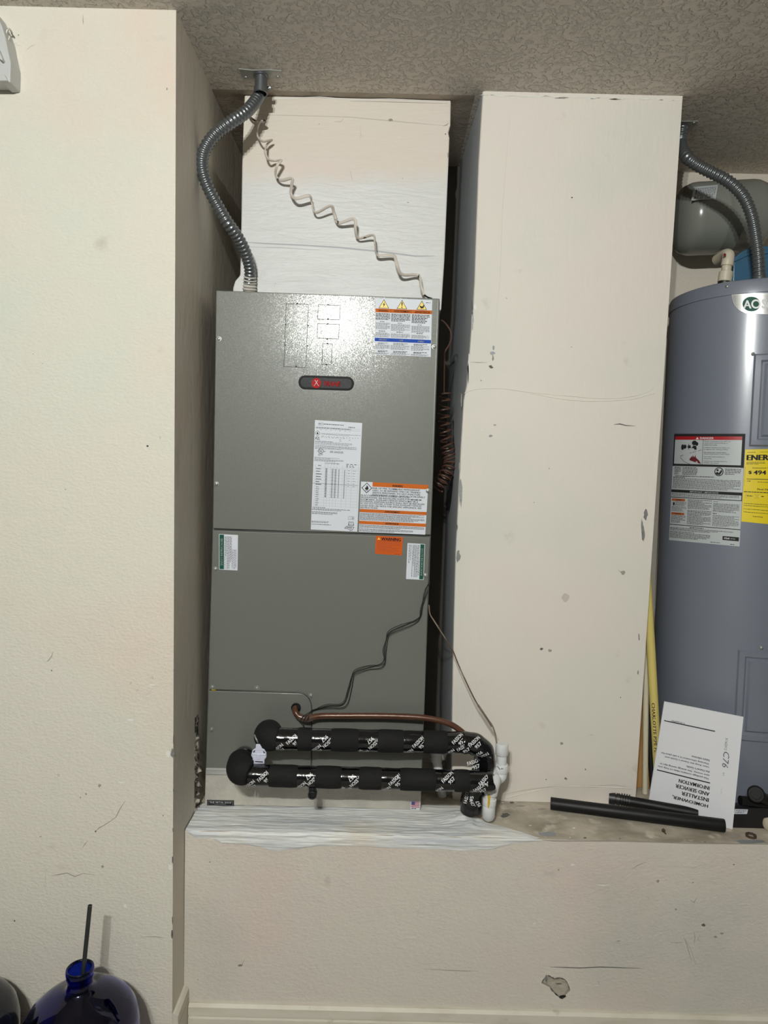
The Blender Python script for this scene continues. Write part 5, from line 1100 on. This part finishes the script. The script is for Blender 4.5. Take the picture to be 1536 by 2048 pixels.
# black elbowed pipe right of the booklet
bp = thing('black_hose', PZ(1500, 1610, ZL), 'black hose with a round capped elbow at the right edge, by the heater', 'hose')
mb = MB(); z_ = PZ(1470, 1605, ZL+.03)
HD2 = 1.622
mb.tube(smooth_path([P(1480, 1601, HD2), P(1500, 1603, HD2), P(1545, 1609, HD2), P(1620, 1617, HD2)], 4), px(9.5, HD2), foam_tube, 20); mb.build('hose_body', bp)
mb = MB(); mb.tube(smooth_path([P(1550, 1606, HD2-.004), P(1534, 1600, HD2-.010), P(1518, 1591, HD2-.022)], 5), px(11, HD2), foam_tube, 18); mb.build('elbow', bp)
mb = MB(); q = P(1512, 1588, HD2-.022); mb.lathe(q, (-.45, -.85, .25), [(-.014, .0001), (-.014, .013), (-.004, px(16.5, 1.6)), (.004, px(16.5, 1.6)), (.007, px(14, 1.6)), (.0071, .012), (.004, .0115), (.004, .0001)], foam_tube, 24); mb.build('round_cap', bp)
bx = thing('black_box', (P(1500, 1640, 1.615).x, 1.625, ZL), 'low black block with a pale tag under the hose at the right edge', 'box')
A_ = P(1466, 1618, 1.612); mb = MB(); mb.box((A_.x, 1.612, ZL+.0005), (A_.x+.16, 1.640, A_.z+.003), rubber); mb.build('block', bx, bevel=.002)
sh = Sheet(lambda x, y, off: P(x, y, A_.y-off), [(1470, 1618), (1496, 1619), (1494, 1628), (1468, 1628)], 26, 9, lab_white); sh.dashes(2, 1, 24, 8, 3, ink_grey); sh.build('tag', bx, label='pale printed tag')
q = PZ(1544, 1650, ZL+.016); mb = MB(); mb.lathe(q+Vector((-.012, .0, 0)), (1, .5, 0), [(0, .0001), (0, .010), (.003, .015), (.05, .015), (.05, .0001)], cpvc, 24); mb.build('plumbing_fitting', label='white plastic cap poking in at the right edge beside the black block', category='fitting')
# nut ring and screw on the ledge
q = PZ(1502, 1672, ZL+.002); mb = MB()
ring = [q+Vector((math.cos(k*math.pi/4)*.0125, math.sin(k*math.pi/4)*.0125, 0)) for k in range(9)]
ri = [q+Vector((math.cos(k*math.pi/4)*.0090, math.sin(k*math.pi/4)*.0090, 0)) for k in range(9)]
for k in range(8):
    A_, B_, c, d = ring[k], ring[k+1], ri[k+1], ri[k]; z = Vector((0, 0, .0035)); z0 = Vector((0, 0, -.0015))
    mb.add([A_+z0, B_+z0, c+z0, d+z0, A_+z, B_+z, c+z, d+z], [(3, 2, 1, 0), (4, 5, 6, 7), (0, 1, 5, 4), (2, 3, 7, 6)], rust)
mb.build('lock_nut', label='dark eight-sided ring nut lying near the ledge edge', category='nut')
q = PZ(1327, 1661, ZL+.0035); q2 = PZ(1333, 1670, ZL+.002); mb = MB(); mb.lathe(q, q2-q, [(-.003, .0001), (-.003, .0035), (0, .0045), (.003, .0035), (.004, .0018), (.014, .0012), (.016, .0001)], rust, 12); mb.build('screw', label='small rusty screw lying on the ledge below the black tubes', category='screw')

# ---------------------------------------------------------------- jugs by the left wall
JD = 1.315
def jug(name, xc, glass, label):
    lip = P(xc, 1935, JD); o_ = thing(name, (lip.x, JD, 0), label, 'jug', None)
    H = lip.z
    outer = [(0.004, .0001), (.0, .06), (.002, .095), (.012, .108), (.03, .113), (H-.13, .1135), (H-.105, .108), (H-.085, .096), (H-.068, .076), (H-.056, .056), (H-.048, .036), (H-.043, .027), (H-.036, .0235), (H-.020, .0235), (H-.017, .0262), (H-.006, .0270), (H-.001, .0262), (H, .0245)]
    inner = [(H-.001, .0225), (H-.010, .0205), (H-.036, .0200), (H-.044, .024), (H-.051, .034), (H-.059, .053), (H-.071, .073), (H-.088, .0925), (H-.107, .1045), (H-.13, .110), (.03, .1095), (.014, .104), (.006, .092), (.005, .0001)]
    mb = MB(); mb.lathe((lip.x, JD, 0.0005), (0, 0, 1), outer+inner, glass, 72); mb.build('glass_body', o_, sharp=70); return lip
lip = jug('glass_jug', 160, glass_blue, 'cobalt blue glass jug holding a dark tube, by the left wall')
jug('glass_jug', -88, glass_dark, 'nearly black jug shoulder at the bottom left corner')
mb = MB(); a = P(180, 1810.5, JD+.010); b_ = P(166, 1950, JD-.002); d = (b_-a).normalized(); e = a+d*((a.z-.012)/-d.z)
mb.lathe(a, e-a, [(0, .0028), (0, .0043), ((e-a).length, .0043), ((e-a).length, .0028), (0, .0028)], straw_m, 16); mb.build('siphon_tube', label='dark narrow tube standing in the blue jug neck', category='tube')

# ---------------------------------------------------------------- white bracket with hook, upper left
br = thing('shelf_bracket', P(0, 110, 1.43), 'white painted bracket fixed on the left wall at the top left corner', 'bracket')
mb = MB(); pts = [(-90, -70), (-10, 22), (3, 50), (10, 72), (15, 98), (21, 124), (20, 164), (5, 165), (-2, 160), (-90, 160)]
f = [P(x, y, 1.415) for x, y in pts]; mb.prism(f, [Vector((v.x, D_LW-.0003, v.z)) for v in f], white_bracket); mb.build('bracket_body', br, bevel=.002)
mb = MB(); f = [P(x, y, 1.405) for x, y in [(-60, 20), (-4, 96), (5, 118), (3, 121), (-60, 60)]]; mb.prism(f, [v+Vector((0, .0102, 0)) for v in f], white_bracket)
f = [P(x, y, 1.408) for x, y in [(-60, 148), (8, 148), (15, 161), (-60, 161)]]; mb.prism(f, [v+Vector((0, .0072, 0)) for v in f], white_bracket); mb.build('raised_ribs', br, bevel=.001)
mb = MB(); mb.tube(smooth_path(P3([(14, 76, 1.43), (13, 66, 1.43), (15, 60, 1.43), (19, 58, 1.43), (23, 64, 1.435), (24, 68, 1.45)]), 5), .0017, plate_steel, 8)
mb.tube(smooth_path(P3([(19, 72, 1.43), (17, 82, 1.43), (16, 92, 1.43)]), 4), .0014, plate_steel, 8); mb.build('hook', br)
